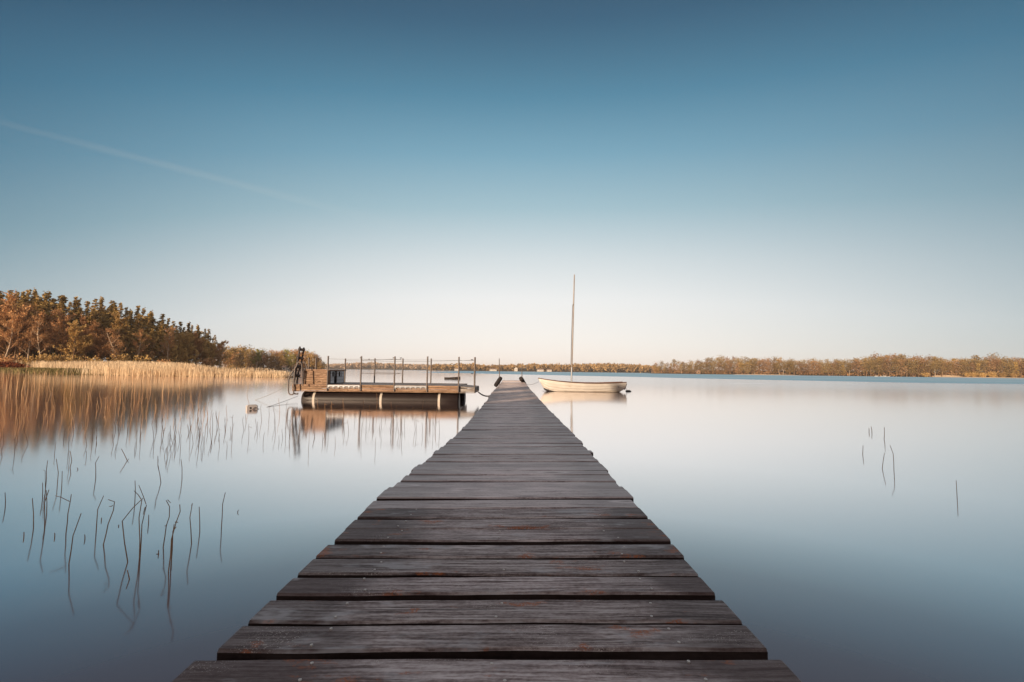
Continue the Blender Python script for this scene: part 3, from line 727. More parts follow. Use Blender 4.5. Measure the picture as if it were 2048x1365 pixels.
# ------------------------------------------------------------------ reed bed, sedge, bracken
def blades(P, h, wd, lean):
    n = len(P); a = rng.random(n) * 6.283
    s = np.stack([np.cos(a), np.sin(a), np.zeros(n)], 1) * wd[:, None]
    tip = P + np.stack([rng.normal(size=n) * lean * h, rng.normal(size=n) * lean * h, h], 1)
    return np.stack([P - s, P + s, tip + s * .45, tip - s * .45], 1)
def strip_points(poly, n, d0, d1):
    pts = np.array(poly, float); L = np.hypot(*(pts[1:] - pts[:-1]).T); cum = np.concatenate([[0], np.cumsum(L)])
    s = rng.random(n) * cum[-1]; i = np.clip(np.searchsorted(cum, s) - 1, 0, len(L) - 1); f = ((s - cum[i]) / L[i])[:, None]
    p = pts[i] * (1 - f) + pts[i + 1] * f
    t = (pts[i + 1] - pts[i]) / L[i][:, None]; nrm = np.stack([-t[:, 1], t[:, 0]], 1)
    d = d0 + (d1 - d0) * rng.random(n)
    return p + nrm * d[:, None], d, s / cum[-1]
def ground_z(P):
    d = seg_dist(P[:, 0], P[:, 1], LEFT) * np.where(inside(P[:, 0], P[:, 1], LEFT), 1, -1)
    return np.maximum(h_left(P[:, 0], P[:, 1], d), -.1)
REEDLINE = [(-150, 93), (-110, 91), (-92, 84), (-72, 73), (-52, 63.5), (-31, 62.5)]
b = MB()
for (n, d0, d1, h0, h1) in ((26000, -.8, 3.5, 1.0, 1.8), (18000, 3.5, 9, 1.3, 2.1), (14000, 9, 20, 1.5, 2.3)):
    P, d, s = strip_points(REEDLINE, n, d0, d1)
    # the spit narrows to its right end
    keep = (d < 3.0 + 40 * (1 - s)) & ((s < .985) | (d < 2)) & ~((P[:, 0] < -60 + 9 * rng.normal(size=n) * .6) & (d < 5.5 + 1.2 * rng.normal(size=n)))
    pxx = 1024 + F * P[:, 0] / P[:, 1]; keep &= ~((pxx < 72 + 12 * rng.normal(size=n)) & (P[:, 1] < 100))
    P = P[keep]; n = len(P)
    clump = .5 + .5 * np.sin(P[:, 0] * .55) * np.sin(P[:, 1] * .8 + 1)
    h = (h0 + (h1 - h0) * rng.random(n)) * (.86 + .18 * clump) * np.interp(1024 + F * P[:, 0] / P[:, 1], [250, 380, 460, 600], [1, .85, .58, .5])
    b.quads(blades(np.column_stack([P, ground_z(P) - .1]), h, .016 + .016 * rng.random(n), .08), np.clip(.35 + .35 * clump + rng.normal(size=n) * .22, 0, 1))
o = b.build('reed_bed', M['reed_bed']); tag(o, 'broad bed of pale dry reeds along the left shore in front of the wood', 'reeds', kind='stuff')
b = MB()
P, d, s = strip_points([(-130, 89), (-99, 86.2), (-72, 71.5), (-58, 66)], 16000, .0, 6.5)
h = (.28 + .38 * rng.random(len(P))) * np.clip((1.02 - s) * 4, .35, 1); b.quads(blades(np.column_stack([P, ground_z(P) - .05]), h, np.full(len(P), .045), .25), rng.random(len(P)))
o = b.build('sedge', M['sedge']); tag(o, 'low dull green sedge between the water and the pale reeds on the left', 'sedge', kind='stuff')
b = MB()
n = 9000; px = rng.random(n) * 130 - 60; D = 94 + 5 * rng.random(n); x = (px - 1024) / F * D
prof = np.clip(1 - np.maximum(px - 25, 0) / 48, 0, 1) ** .6
C = np.column_stack([x, D, np.full(n, .4) + prof * 1.55 * rng.random(n)])
b.quads(cards(C, .10 + .14 * rng.random(n)), rng.random(n))
o = b.build('bracken', M['bracken']); tag(o, 'dark red brown heap of dead bracken at the far left of the shore', 'bracken', kind='stuff')
# loose reed belt standing in the shallows off the bed
b = MB()
n = 520; px = rng.random(n) ** 1.15 * 430 - 10; yy = 748 + (rng.random(n) ** 2.0) * 42 + px * .012
pts = np.array([at_z(a, c_) for a, c_ in zip(px, yy)])
h = (.45 + .6 * rng.random(n)); kk = (rng.random(n) < np.clip(1.15 - px / 430, .12, 1))
pts = pts[kk]; h = h[kk]
b.quads(blades(pts - [0, 0, .05], h, .004 + .00015 * pts[:, 1], .07), rng.random(len(pts)))
o = b.build('sparse_reeds', M['reed_sparse']); tag(o, 'loose belt of russet reed stems standing in the shallows before the reed bed', 'reeds', kind='stuff')

# ------------------------------------------------------------------ single reed stems
def reed(base_px, pts_px, rad, label, group, mat='reed', extra=()):
    base = at_z(*base_px); Y = base.y
    o = MB()
    path = [Vector((0, 0, -.25))] + [Vector((0, 0, 0))] + [at_y(x, y, Y) - base for x, y in pts_px]
    for i, p in enumerate(path): p.y += .02 * math.sin(i * 1.7) * (i > 1) * min(1, abs(p.z) * 3)
    n = len(path); rd = [rad * (1 - .45 * i / n) for i in range(n)]
    o.tube(path, rd, 5, rnd=random.random())
    for ex in extra:
        pe = [at_y(x, y, Y) - base for x, y in ex]
        o.tube(pe, [rad * .8 * (1 - .5 * i / len(pe)) for i in range(len(pe))], 4, rnd=random.random())
    ob = o.build('reed_stem', M[mat]); ob.location = base
    return tag(ob, label, 'reed', group)
cz = lambda pts, s=.3297, ox=0, oy=850: [(ox + x * s, oy + y * s) for x, y in pts]
G = 'reed stems standing near the jetty on the left'
NEAR_REEDS = [
    ((32, 500), [(34, 460), (36, 410)], 'short upright reed stem nearest the left edge of the photo', ()),
    ((203, 632), [(205, 540), (207, 443)], 'straight upright reed stem, second from the left edge among the near reeds', ()),
    ((270, 645), [(273, 560), (280, 470), (290, 395)], 'tall thin reed stem bending slightly right, third from the left edge', ()),
    ((400, 662), [(410, 590), (418, 540), (421, 465), (422, 425)], 'reed stem with a long leaf bent out flat to the left', ([(421, 465), (370, 440), (335, 430)],)),
    ((418, 845), [(433, 760), (452, 670), (484, 540)], 'straight reed stem leaning to the right, left of the curl tipped reed', ()),
    ((583, 655), [(588, 590), (600, 510), (623, 432)], 'slender reed stem curving gently to the right', ()),
    ((627, 728), [(645, 660), (662, 600), (683, 520), (684, 470), (678, 455), (666, 450)], 'leaning reed stem with a small curled tip', ([(684, 490), (672, 496), (662, 494)],)),
    ((775, 832), [(757, 715), (753, 580), (800, 505), (855, 450)], 'tall reed stem broken into an arch that points up right', ([(855, 450), (838, 424), (813, 400)],)),
    ((846, 808), [(850, 700), (854, 560), (855, 450)], 'tall straight reed stem under the bent arch, left of the pair', ()),
    ((850, 803), [(858, 700), (870, 600), (882, 488)], 'tall reed stem with its top broken back up to the left', ([(886, 482), (866, 425), (842, 366)], [(880, 500), (868, 545)])),
    ((990, 742), [(1002, 670), (1014, 610), (1023, 560), (1020, 500), (1017, 455)], 'reed stem leaning right with a tiny hooked tip', ([(1017, 455), (1026, 466), (1036, 473)], [(1012, 612), (998, 614)])),
    ((1022, 890), [(1036, 790), (1048, 690), (1062, 595), (1082, 530), (1100, 480)], 'longest leaning reed stem of the thick clump', ([(1062, 590), (1080, 592)],)),
    ((1036, 868), [(1046, 760), (1058, 640), (1064, 622)], 'shorter reed stem within the thick leaning clump', ()),
    ((1040, 740), [(1050, 660), (1062, 600)], 'thin dark reed stem behind the thick leaning clump', ()),
    ((1162, 722), [(1159, 640), (1158, 560), (1162, 478)], 'upright reed stem with a knobbed top right of the thick clump', ([(1162, 490), (1166, 480)],)),
    ((1212, 650), [(1212, 580), (1214, 495)], 'straight thin reed stem right of the knobbed one', ()),
    ((1343, 622), [(1348, 560), (1355, 480), (1363, 412)], 'rightmost tall near reed stem, standing alone', ()),
    ((901, 602), [(902, 570), (905, 545)], 'short dark reed stub right of the tall pair', ()),
    ((615, 582), [(616, 572), (617, 563)], 'tiny reed stub beside the gently curving stem', ()),
    ((720, 616), [(720, 610), (722, 606)], 'tiniest reed stub, between the curl tipped stem and the arch', ()),
    ((332, 682), [(333, 668), (333, 655)], 'thin tiny reed stub left of the flat leaved stem', ()),
    ((145, 682), [(146, 664), (147, 650)], 'tiny reed stub near the left edge of the photo', ()),
    ((515, 695), [(516, 682), (515, 665)], 'tiny hooked reed stub right of the leaning stem', ()),
    ((962, 785), [(962, 772), (963, 760)], 'small reed stub left of the thick clump', ([(962, 785), (950, 783)],)),
    ((785, 938), [(782, 920), (775, 880)], 'thin pale reed tip leaning out of the water below the arch', ()),
    ((1443, 532), [(1441, 526), (1449, 517)], 'tiny bent reed tip right of the lone tall stem', ()),
    ((818, 470), [(822, 400), (825, 337)], 'thin reed stem behind the arch', ()),
    ((976, 352), [(970, 300), (962, 250), (954, 190)], 'thin reed stem leaning left, behind the hook tipped reed', ([(966, 285), (958, 240), (960, 210)],)),
    ((581, 325), [(582, 260), (584, 230), (597, 193)], 'thin reed stem bent right at its top, behind the curving stem', ()),
    ((1104, 332), [(1105, 260), (1103, 208)], 'upright reed stem with a dark swollen middle', ()),
    ((373, 402), [(377, 340), (384, 280)], 'thin reed stem leaning slightly right, in the left middle', ()),
    ((348, 360), [(355, 290), (350, 205)], 'faint kinked reed stem in the left middle', ()),
    ((275, 400), [(283, 330), (289, 270), (284, 218)], 'faint tall reed stem above the third stem from the left', ([(275, 380), (274, 280), (262, 274)],)),
    ((258, 450), [(260, 400), (264, 350)], 'faint short reed stem left of the third stem from the left', ()),
    ((283, 545), [(286, 470), (289, 395)], 'reddish reed stem beside the third stem from the left', ()),
    ((425, 260), [(436, 220), (432, 160)], 'faint reed stem bent left at its top in the left middle', ()),
    ((470, 272), [(474, 268), (468, 260)], 'tiny hooked reed tip in the left middle', ()),
    ((772, 218), [(755, 180), (740, 145)], 'reed stem leaning left with a frayed foot', ([(772, 218), (782, 206)],)),
]
for bs, pts, lab, ex in NEAR_REEDS:
    bp = cz([bs])[0]; D = at_z(*bp).y
    reed(bp, cz(pts), .0037 * max(1, D / 5), lab, G, extra=[cz(e) for e in ex])
RS = lambda pts: cz(pts, .1612, 1680, 840)
for bs, pts, lab in (((360, 158), [(361, 130), (355, 104)], 'faint short reed stem right of the jetty, leftmost of a bowed pair'), ((396, 160), [(394, 125), (383, 84)], 'faint short reed stem right of the jetty, right one of a bowed pair'),
                     ((282, 434), [(283, 380), (281, 318)], 'faint upright reed stem, leftmost on the right side of the jetty'), ((547, 240), [(550, 190), (543, 92)], 'thin bowed reed stem above the kinked one on the right water'),
                     ((524, 608), [(533, 520), (543, 410)], 'reed stem meeting its reflection in a kink on the right water'), ((669, 630), [(666, 530), (650, 420), (628, 318)], 'tallest bowed reed stem on the right water'),
                     ((1453, 972), [(1447, 880), (1429, 750)], 'lone dark reed stem farthest right on the open water')):
    bp = RS([bs])[0]; D = at_z(*bp).y
    reed(bp, RS(pts), .0034 * max(1, D / 5), lab, 'reed stems on the right of the jetty')
def scatter(n, gen, hpx, lab, group, mat='reed', k=.0027):
    for i in range(n):
        bx, by = gen(); D = at_z(bx, by).y
        h = random.uniform(*hpx); ln = random.gauss(0, .09) * h; bend = random.gauss(0, .02) * h
        pts = [(bx + ln * .4 + bend, by - h * .45), (bx + ln * .8 + bend * .6, by - h * .8), (bx + ln, by - h)]
        ex = ()
        if random.random() < .16: ex = ([pts[1], (pts[1][0] + random.choice((-1, 1)) * h * .22, pts[1][1] + h * random.uniform(-.12, .15))],)
        reed((bx, by), pts, k * max(1, D / 6), lab, group, mat, ex)
scatter(75, lambda: (random.uniform(0, 470), random.triangular(846, 935, 858)), (14, 40), 'thin reed stem below the edge of the wood reflection on the left', 'thin reeds below the wood reflection')
scatter(85, lambda: (random.uniform(395, 880), random.triangular(812, 905, 850)), (14, 36), 'thin grey reed stem in the pale water in front of the raft', 'thin reeds in front of the raft', k=.0024)
scatter(115, lambda: ((random.random() ** 1.1) * 410, random.triangular(785, 862, 820)), (12, 32), 'sunlit tawny reed stem rising from the wood reflection', 'sunlit reeds in the wood reflection', 'reed_sparse', .0019)

# ------------------------------------------------------------------ the jetty
jet = empty('jetty', (0, 0, 0)); tag(jet, 'long weathered plank jetty running from the foreground out into the lake', 'jetty')
CX = [(-4, -.05), (1, -.05), (2.5, -.035), (3.4, -.005), (5.8, .06), (12.7, .065), (15, .045), (18.5, .04), (25, .09), (30, .075)]
CZ = [(-4, .575), (2.45, .578), (2.6, .586), (3.4, .562), (5.8, .517), (9, .500), (12.7, .500), (15, .545), (18.5, .535), (25, .572), (30, .60)]
def plank_into(b, y0, y1, z, x0, x1, th, rnd, yaw=0.0, tilt=0.011, seg=14, round_ends=.012, cy=0):
    """one board across the jetty: y0 near edge, y1 far edge, rounded long edges, slightly wavy"""
    ev = .006
    prof = [(0, 0, -th), (0, 0, -.007), (0, .006, 0), (1, -.006, 0), (1, 0, -.007), (1, 0, -th)]
    vs = []; ph = rng.random() * 6; am = .0022
    for i in range(seg + 1):
        f = i / seg; x = x0 + (x1 - x0) * f
        e = 1 if 0 < i < seg else 0
        if i == 1: x = x0 + ev
        if i == seg - 1: x = x1 - ev
        wob = am * math.sin(f * 9 + ph) + am * .7 * math.sin(f * 23 + ph * 2) + rng.normal() * .0006
        for (side, dy, dz) in prof:
            yb = (y0 + wob) if side == 0 else (y1 + wob * .6)
            dd = 0 if e else (.006 if side == 0 else -.006)
            zz = z + dz + tilt * x - (0 if e else .005 if dz > -.01 else 0) + .0015 * math.sin(f * 6 + ph)
            vs.append((x, yb + dy + dd + yaw * x - cy, zz))
    n = len(prof); fs = []
    for i in range(seg):
        for k in range(n):
            k2 = (k + 1) % n
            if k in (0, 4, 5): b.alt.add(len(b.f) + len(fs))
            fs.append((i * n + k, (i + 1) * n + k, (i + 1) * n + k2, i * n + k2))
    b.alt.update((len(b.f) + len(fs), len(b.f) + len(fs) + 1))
    fs.append(tuple(range(n))); fs.append(tuple(range(seg * n, seg * n + n))[::-1])
    b.add(vs, fs, rnd)
NEARP = [(1317, 1372), (1250, 1300), (1197, 1240), (1155, 1188), (1118, 1148), (1088, 1111.5), (1060, 1082), (1038, 1056.5), (1017, 1035)]
ENDS = [(358, 1600), (425, 1533), (488, 1481), (546, 1428), (588, 1394), (626, 1366), (664, 1339), (686, 1316), (711, 1294)]
plabels = ['nearest dark board of the jetty', 'second dark board with pale flecks at the left', 'third board with the largest rust orange stains', 'fourth dark board with one rust spot', 'split board with a long crack', 'sixth board with a scuffed knot', 'grey worn board', 'dark board with a crescent scar', 'dark board before the pale boards']
screw_m = MB(); screw_m.tube([(0, 0, -.004), (0, 0, .0022)], .0042, 8); screw_m.add([(-.003, -.0006, .0026), (.003, -.0006, .0026), (.003, .0006, .0026), (-.003, .0006, .0026)], [(0, 1, 2, 3)], 0)
screw_proto = None
for i, ((yf, yn), (xl, xr)) in enumerate(zip(NEARP, ENDS)):
    z = interp(at_z(1000, yf, .575).y, CZ)
    y1 = at_z(1000, yf, z).y; y0 = at_z(1000, yn, z).y
    ym = (yn + yf) / 2
    Lx = at_z(xl, yn, z).x; Rx = at_z(xr, yn, z).x
    if i == 0: Lx, Rx = -.79, .69
    b = MB(); cy = (y0 + y1) / 2; z += (0, .002, -.003, .003, 0, -.002, .004, 0, .002)[i]
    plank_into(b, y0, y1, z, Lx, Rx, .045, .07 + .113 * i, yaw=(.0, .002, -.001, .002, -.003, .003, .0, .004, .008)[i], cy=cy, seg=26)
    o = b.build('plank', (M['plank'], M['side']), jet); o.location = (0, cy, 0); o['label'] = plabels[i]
    for sx in (-.50, -.03, .45):
        for sy in (-.30, .28):
            if abs(sx) < .1 and i % 2: continue
            lx = sx + random.uniform(-.03, .03); ly = sy * (y1 - y0) + random.uniform(-.008, .008)
            if screw_proto is None: screw_proto = screw_m.build('screw', M['screw'], o); s_ = screw_proto
            else: s_ = screw_proto.copy(); col.objects.link(s_); s_.parent = o
            s_.location = (lx, ly, z + .011 * lx + .0005)
deck = MB()
y = at_z(1000, 1372, .575).y - .02
while y > -3.9:          # boards under and behind the photographer
    plank_into(deck, y - .135, y, interp(y, CZ), -.77 + random.uniform(-.02, .02), .67 + random.uniform(-.02, .02), .045, random.random(), seg=8); y -= .158
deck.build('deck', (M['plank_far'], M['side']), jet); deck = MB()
y = at_z(1000, 1015, .59).y + .012
first = True; k = 0
while y < 28.2:
    wd = random.choice((.095, .1, .118, .085, .13)) if not first else .15
    if k == 1: wd = .17
    cx = interp(y, CX); z = interp(y, CZ) + random.gauss(0, .0035) + (.008 if k < 2 else 0)
    hw = .722 + random.gauss(0, .007)
    plank_into(deck, y, y + wd, z, cx - hw + random.gauss(0, .005), cx + hw + random.gauss(0, .005), .034, random.random(), yaw=random.gauss(0, .006) if k > 2 else .008, seg=10)
    y += wd + max(.006, random.gauss(.017, .007)); first = False; k += 1
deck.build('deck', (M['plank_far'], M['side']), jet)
END_Y = y
b = MB(); plank_into(b, END_Y + .01, END_Y + .24, .68, .075 - .66, .075 + .66, .05, .3, seg=8); plank_into(b, END_Y + .25, END_Y + .5, .68, .075 - .65, .075 + .65, .05, .6, seg=8)
plank_into(b, END_Y + .51, END_Y + .9, .68, .075 - .65, .075 + .65, .05, .8, seg=8)
b.build('end_step', (M['plank_sunlit'], M['plank_sunlit']), jet)['label'] = 'raised step of boards coloured sunlit pink at the lake end'
for sx in (-.52, .42):
    b = MB(); pth = [(interp(t, CX) + sx, t, interp(t, CZ) - .135 + .011 * sx) for t in np.linspace(-3.9, END_Y + .8, 40)]
    for p0, p1 in zip(pth[:-1], pth[1:]):
        v = []
        for p in (p0, p1):
            for dx, dz in ((-.035, -.08), (.035, -.08), (.035, .085), (-.035, .085)): v.append((p[0] + dx, p[1], p[2] + dz))
        b.add(v, [(0, 1, 5, 4), (1, 2, 6, 5), (2, 3, 7, 6), (3, 0, 4, 7)])
    b.build('stringer', M['dark_metal'], jet)
for t in np.arange(-3, 29, 3.2):
    for sx in (-.45, .36):
        b = MB(); b.tube([(interp(t, CX) + sx, t, -.5), (interp(t, CX) + sx, t, interp(t, CZ) - .06)], .05, 8); b.build('pile', M['dark_metal'], jet)
# poles at the lake end (pixel x, top y)
for px_, yt, nm in ((998.5, 717.5, 'thin tall leaning steel pole'), (1043.8, 738.5, 'shorter steel pole')):
    Y = END_Y + .55; tp = at_y(px_, yt, Y); bt = at_y(px_ + (.6 if px_ < 1010 else .2), 770, Y); b = MB()
    dvec = (bt - tp); b.tube([tp, tp + dvec * .5, tp + dvec * 1.6], [.022, .028, .03], 8)
    o = b.build('mooring_pole', M['galv'], jet); o['label'] = nm

# roller fenders on the corners of the jetty end
def fender(c0, c1, r0, r1, label):
    o = empty('fender', (c0 + c1) / 2); base = (c0 + c1) / 2
    b = MB(); d = (c1 - c0); n = 9; pth = [c0 - base + d * (i / (n - 1)) for i in range(n)]
    rad = [(r0 + (r1 - r0) * i / (n - 1)) * (.86 if i in (0, n - 1) else 1.0) for i in range(n)]
    b.tube(pth, rad, 16); b.build('body', M['rubber'], o)
    h = MB(); h.tube([c0 - base - d * .08, c1 - base + d * .04], .03, 8); h.build('axle', M['dark_metal'], o)
    return tag(o, label, 'fender', 'fenders at the jetty end')
Y = END_Y - .1
fender(at_y(1001.6, 756, Y + .2), at_y(991, 772, Y - .2), .13, .13, 'black rubber roller fender sloping out over the left corner of the jetty end')
fender(at_y(1041.6, 757, Y - .25), at_y(1052.5, 771, Y + .55), .145, .06, 'black rubber roller fender on the right corner, its round end facing the shore')

# ------------------------------------------------------------------ swimming raft
RF = Vector((-5.5, 18.5, 0)); raft = empty('swimming_raft', RF); tag(raft, 'wooden swimming raft with railing, storage box and black floats moored left of the jetty', 'raft')
XL, XR, DEP, ZT = -8.86, -2.13, 3.5, .66
lx = lambda x: x - RF.x
pxX = lambda px, D=18.5: (px - 1024) / F * D + .0
b = MB()
for i in range(24):        # deck boards run across
    f0 = XL + (XR - XL) * i / 24; b.box((lx(f0 + .14), DEP / 2, ZT - .02), (.268, DEP - .06, .04), rnd=random.random(), bev=.006)
b.build('deck', M['raft_grey'], raft)
for (y_, dy) in ((0, -1), (DEP, 1)):
    for j, (z0, z1) in enumerate(((.375, .405), (.41, .50), (.505, .585), (.59, .665))):
        b = MB(); cut = (XL, -6.6, -4.6, XR) if j % 2 else (XL, -5.7, XR)
        for a, c_ in zip(cut[:-1], cut[1:]):
            b.box((lx((a + c_) / 2), y_ + dy * (.02 + (.012 if j == 3 else .01 if j == 0 else 0)), (z0 + z1) / 2), (c_ - a - .008, .04, z1 - z0 - .006), rnd=random.random(), bev=.005)
        b.build('side_board', M['raft_wood'], raft)
for x_ in (XL, XR):
    b = MB(); b.box((lx(x_ + (.02 if x_ == XL else -.02)), DEP / 2, .515), (.04, DEP - .05, .27), rnd=random.random(), bev=.004); b.build('end_board', M['raft_wood'], raft)
# lower landing at the right end
b = MB(); b.box((lx(-1.80), 1.15, .60), (.64, 2.3, .05), Matrix.Rotation(R(4), 3, 'Y'), .4, .006); b.build('landing', M['raft_grey'], raft)
for z0, z1 in ((.37, .41), (.42, .56)):
    b = MB(); b.box((lx(-1.80), .02, (z0 + z1) / 2), (.62, .04, z1 - z0 - .008), rnd=random.random(), bev=.004); b.build('landing_board', M['raft_grey'], raft)
b = MB(); b.box((lx(-1.49), 1.15, .47), (.04, 2.25, .18), rnd=.3); b.build('landing_board', M['raft_grey'], raft)
# floats
for (yc, sh) in ((.55, 0), (2.95, 0)):
    xa, xb = -8.62, -2.16; b = MB()
    pth = [(lx(xa), yc, .03), (lx(xa + .03), yc, .03)] + [(lx(xa + .06 + (xb - xa - .12) * i / 10), yc, .03) for i in range(11)] + [(lx(xb - .03), yc, .03), (lx(xb), yc, .03)]
    b.tube(pth, [.27, .325] + [.345] * 11 + [.325, .27], 28)
    fl = b.build('float', M['float'], raft)
    for px_ in (628, 764, 880):
        X = (px_ - 1024) / F * 18.72 + (.05 if px_ == 628 else .0); s_ = MB(); n = 20
        ring = []; r1 = .352
        for i in range(n):
            t = 2 * math.pi * i / n; ring.append((yc + math.cos(t) * r1, .03 + math.sin(t) * r1))
        vs = [(lx(X - .045), a, c_) for a, c_ in ring] + [(lx(X + .045), a, c_) for a, c_ in ring]
        s_.add(vs, [(i, (i + 1) % n, n + (i + 1) % n, n + i) for i in range(n)], smooth=True)
        s_.build('strap', M['strap'], fl)
# storage box
BX0, BX1, BY0, BY1, BZ = -8.50, -7.49, .12, 1.95, 1.26
for j in range(6):
    z0 = ZT + .005 + j * (BZ - .05 - ZT) / 6; z1 = z0 + (BZ - .05 - ZT) / 6 - .008
    b = MB(); b.box((lx((BX0 + BX1) / 2), BY0 + .02, (z0 + z1) / 2), (BX1 - BX0, .04, z1 - z0), rnd=random.random(), bev=.005)
    b.box((lx((BX0 + BX1) / 2), BY1 - .02, (z0 + z1) / 2), (BX1 - BX0, .04, z1 - z0), rnd=random.random(), bev=.005)
    b.box((lx(BX0 + .02), (BY0 + BY1) / 2, (z0 + z1) / 2), (.04, BY1 - BY0 - .09, z1 - z0), rnd=random.random(), bev=.005)
    if j == 0: bx_all = MB()
    bx_all.v, bx_all.f, bx_all.r, bx_all.sm = (bx_all.v + b.v, bx_all.f + [tuple(i + len(bx_all.v) for i in f) for f in b.f], bx_all.r + b.r, bx_all.sm + b.sm)
box = bx_all.build('storage_box', M['raft_wood'], raft)
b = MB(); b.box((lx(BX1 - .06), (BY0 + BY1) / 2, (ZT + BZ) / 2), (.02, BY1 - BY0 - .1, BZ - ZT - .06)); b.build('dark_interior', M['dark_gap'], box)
for (ya, yb) in ((BY0 + .06, BY0 + .20),):
    b = MB(); b.box((lx(BX1 - .02), (ya + yb) / 2, (ZT + BZ) / 2 - .02), (.04, yb - ya, BZ - ZT - .08), rnd=.2); b.build('corner_board', M['raft_wood'], box)
for (ya, yb) in ((BY0 + .30, BY0 + .66), (BY0 + .98, BY1 - .06)):
    b = MB()
    for j in range(4):
        z0 = ZT + .03 + j * .137; b.box((lx(BX1 - .015), (ya + yb) / 2, z0 + .065), (.03, yb - ya, .128), rnd=random.random(), bev=.004)
    dr = b.build('door', M['door_paint'], box)
    h = MB(); yy_ = yb - .10 if ya < 1 else ya + .30
    h.box((lx(BX1 + .012), yy_ - .06, ZT + .42), (.012, .10, .20)); h.build('hatch', M['dark_gap'], dr)
    h = MB(); h.tube([(lx(BX1 + .02), yy_ + .05, ZT + .32), (lx(BX1 + .05), yy_ + .05, ZT + .34), (lx(BX1 + .05), yy_ + .05, ZT + .50), (lx(BX1 + .02), yy_ + .05, ZT + .52)], .012, 6); h.build('handle', M['alu'], dr)
b = MB(); b.box((lx((BX0 + BX1) / 2 + .01), (BY0 + BY1) / 2, BZ - .02), (BX1 - BX0 + .10, BY1 - BY0 + .10, .055), rnd=.9, bev=.008); b.build('lid', M['raft_wood'], box)
# railing posts
FP = [(656.6, 713), (723, 713.5), (790, 714), (855.4, 714), (918, 715)]
posts = []
def post(x, y, z0, z1, r=.03):
    b = MB(); b.tube([(0, 0, z0), (0, 0, z1)], r, 10); b.tube([(0, 0, z1), (0, 0, z1 + .012)], r * 1.15, 10)
    o = b.build('railing_post', M['galv'], raft); o.location = (lx(x), y, 0); return o
fx = []
for px_, yt in FP:
    Pt = at_y(px_, yt, 18.43); fx.append(Pt.x); post(Pt.x, -.07, .41, Pt.z)
Pe = at_y(950, 715.5, 18.6); post(Pe.x, .10, .60, Pe.z, .036)
bx_ = []
for px_, yt in ((691, 718), (750, 717.5), (806, 718), (862.5, 718)):
    Pt = at_y(px_, yt, 21.95); bx_.append(Pt.x); post(Pt.x, 3.45, ZT, Pt.z, .032)
for px_, yt, D in ((617.8, 716.5, 20.6), (632.2, 717.5, 21.95)):
    Pt = at_y(px_, yt, D); post(Pt.x, D - 18.5, ZT - .1, Pt.z, .034)
def wire(p, q, r=.0055, sag=.012):
    b = MB(); p = Vector(p); q = Vector(q); b.tube([p.lerp(q, t) - Vector((0, 0, sag * 4 * t * (1 - t))) for t in (0, .25, .5, .75, 1)], r, 5); return b.build('railing_wire', M['galv'], raft)
fxs = [lx(v) for v in fx] ; ends = [lx(Pe.x)]
for a, c_ in zip(fxs, fxs[1:] + ends):
    wire((a, -.07, 1.70), (c_, -.07 if c_ != ends[0] else .1, 1.70), .0045)
wire((fxs[1], -.075, 1.66), (fxs[2], -.075, 1.72), .009); wire((fxs[2], -.075, 1.72), (lx(at_y(802, 717, 18.4).x), -.075, 1.71), .009)
wire((fxs[1], -.075, 1.14), (fxs[2], -.075, 1.12), .010); wire((fxs[2], -.075, 1.12), (lx(at_y(801, 746, 18.4).x), -.075, 1.15), .010)
bxs = [lx(v) for v in bx_]
for a, c_ in zip(bxs, bxs[1:]): wire((a, 3.45, 1.70), (c_, 3.45, 1.70), .006)
wire((bxs[1], 3.45, 1.16), (bxs[2], 3.45, 1.12), .008)
wire((bxs[3], 3.45, 1.72), (ends[0], .1, 1.72), .005)
# turnbuckles
for (px_, py_, D) in ((722, 716, 18.42), (788, 716, 18.42), (802, 716.5, 18.42), (944, 720, 18.55), (944, 748, 18.55), (738, 719, 21.9)):
    P = at_y(px_, py_, D); b = MB(); b.tube([(-.05, 0, 0), (-.02, 0, 0), (.02, 0, 0), (.05, 0, 0)], [.008, .02, .02, .008], 6); o = b.build('turnbuckle', M['dark_metal'], raft); o.location = P - RF
# two slotted aluminium steps hung along the front
for a, c_ in ((fx[0], fx[1]), (fx[2], fx[3])):
    o = MB(); o.box((0, 0, 0), (c_ - a - .05, .05, .095), bev=.006, rnd=.8); st = o.build('hanging_step', M['alu'], raft); st.location = (lx((a + c_) / 2), -.075, .605)
    for i in range(6):
        s_ = MB(); s_.box((((i + .5) / 6 - .5) * (c_ - a - .1), -.026, -.012), (.13, .008, .03)); s_.build('slot', M['dark_metal'], st)
    for i in range(7):
        s_ = MB(); s_.box(((i / 6 - .5) * (c_ - a - .1), -.022, -.055), (.018, .03, .06), rnd=.9); s_.build('bracket', M['alu'], st)
# bathing ladder with its raised, leaning ladder frame
cp = lambda x, y, D: at_y(570 + x / 12.41, 685 + y / 12.41, D) - RF
lad = empty('bathing_ladder', (0, 0, 0)); lad.parent = raft
def ltube(name, pts, D, r, mat='galv', parent=None):
    b = MB(); b.tube([cp(x, y, d) for (x, y), d in zip(pts, D if hasattr(D, '__len__') else [D] * len(pts))], r, 8); return b.build(name, M[mat], parent or lad)
ltube('rail', [(372, 105), (330, 370), (285, 600), (262, 760), (215, 1000)], 18.3, .035, 'dark_metal')
ltube('rail', [(470, 130), (430, 390), (405, 560), (330, 740), (290, 1050)], 18.45, .035, 'dark_metal')
for (a, c_) in (((330, 175), (492, 190)), ((285, 382), (455, 400)), ((290, 610), (410, 590)), ((250, 820), (365, 830))):
    b = MB(); p, q_ = cp(*a, 18.3), cp(*c_, 18.45); b.tube([p, q_], .055, 8); b.build('rung', M['dark_metal'], lad)
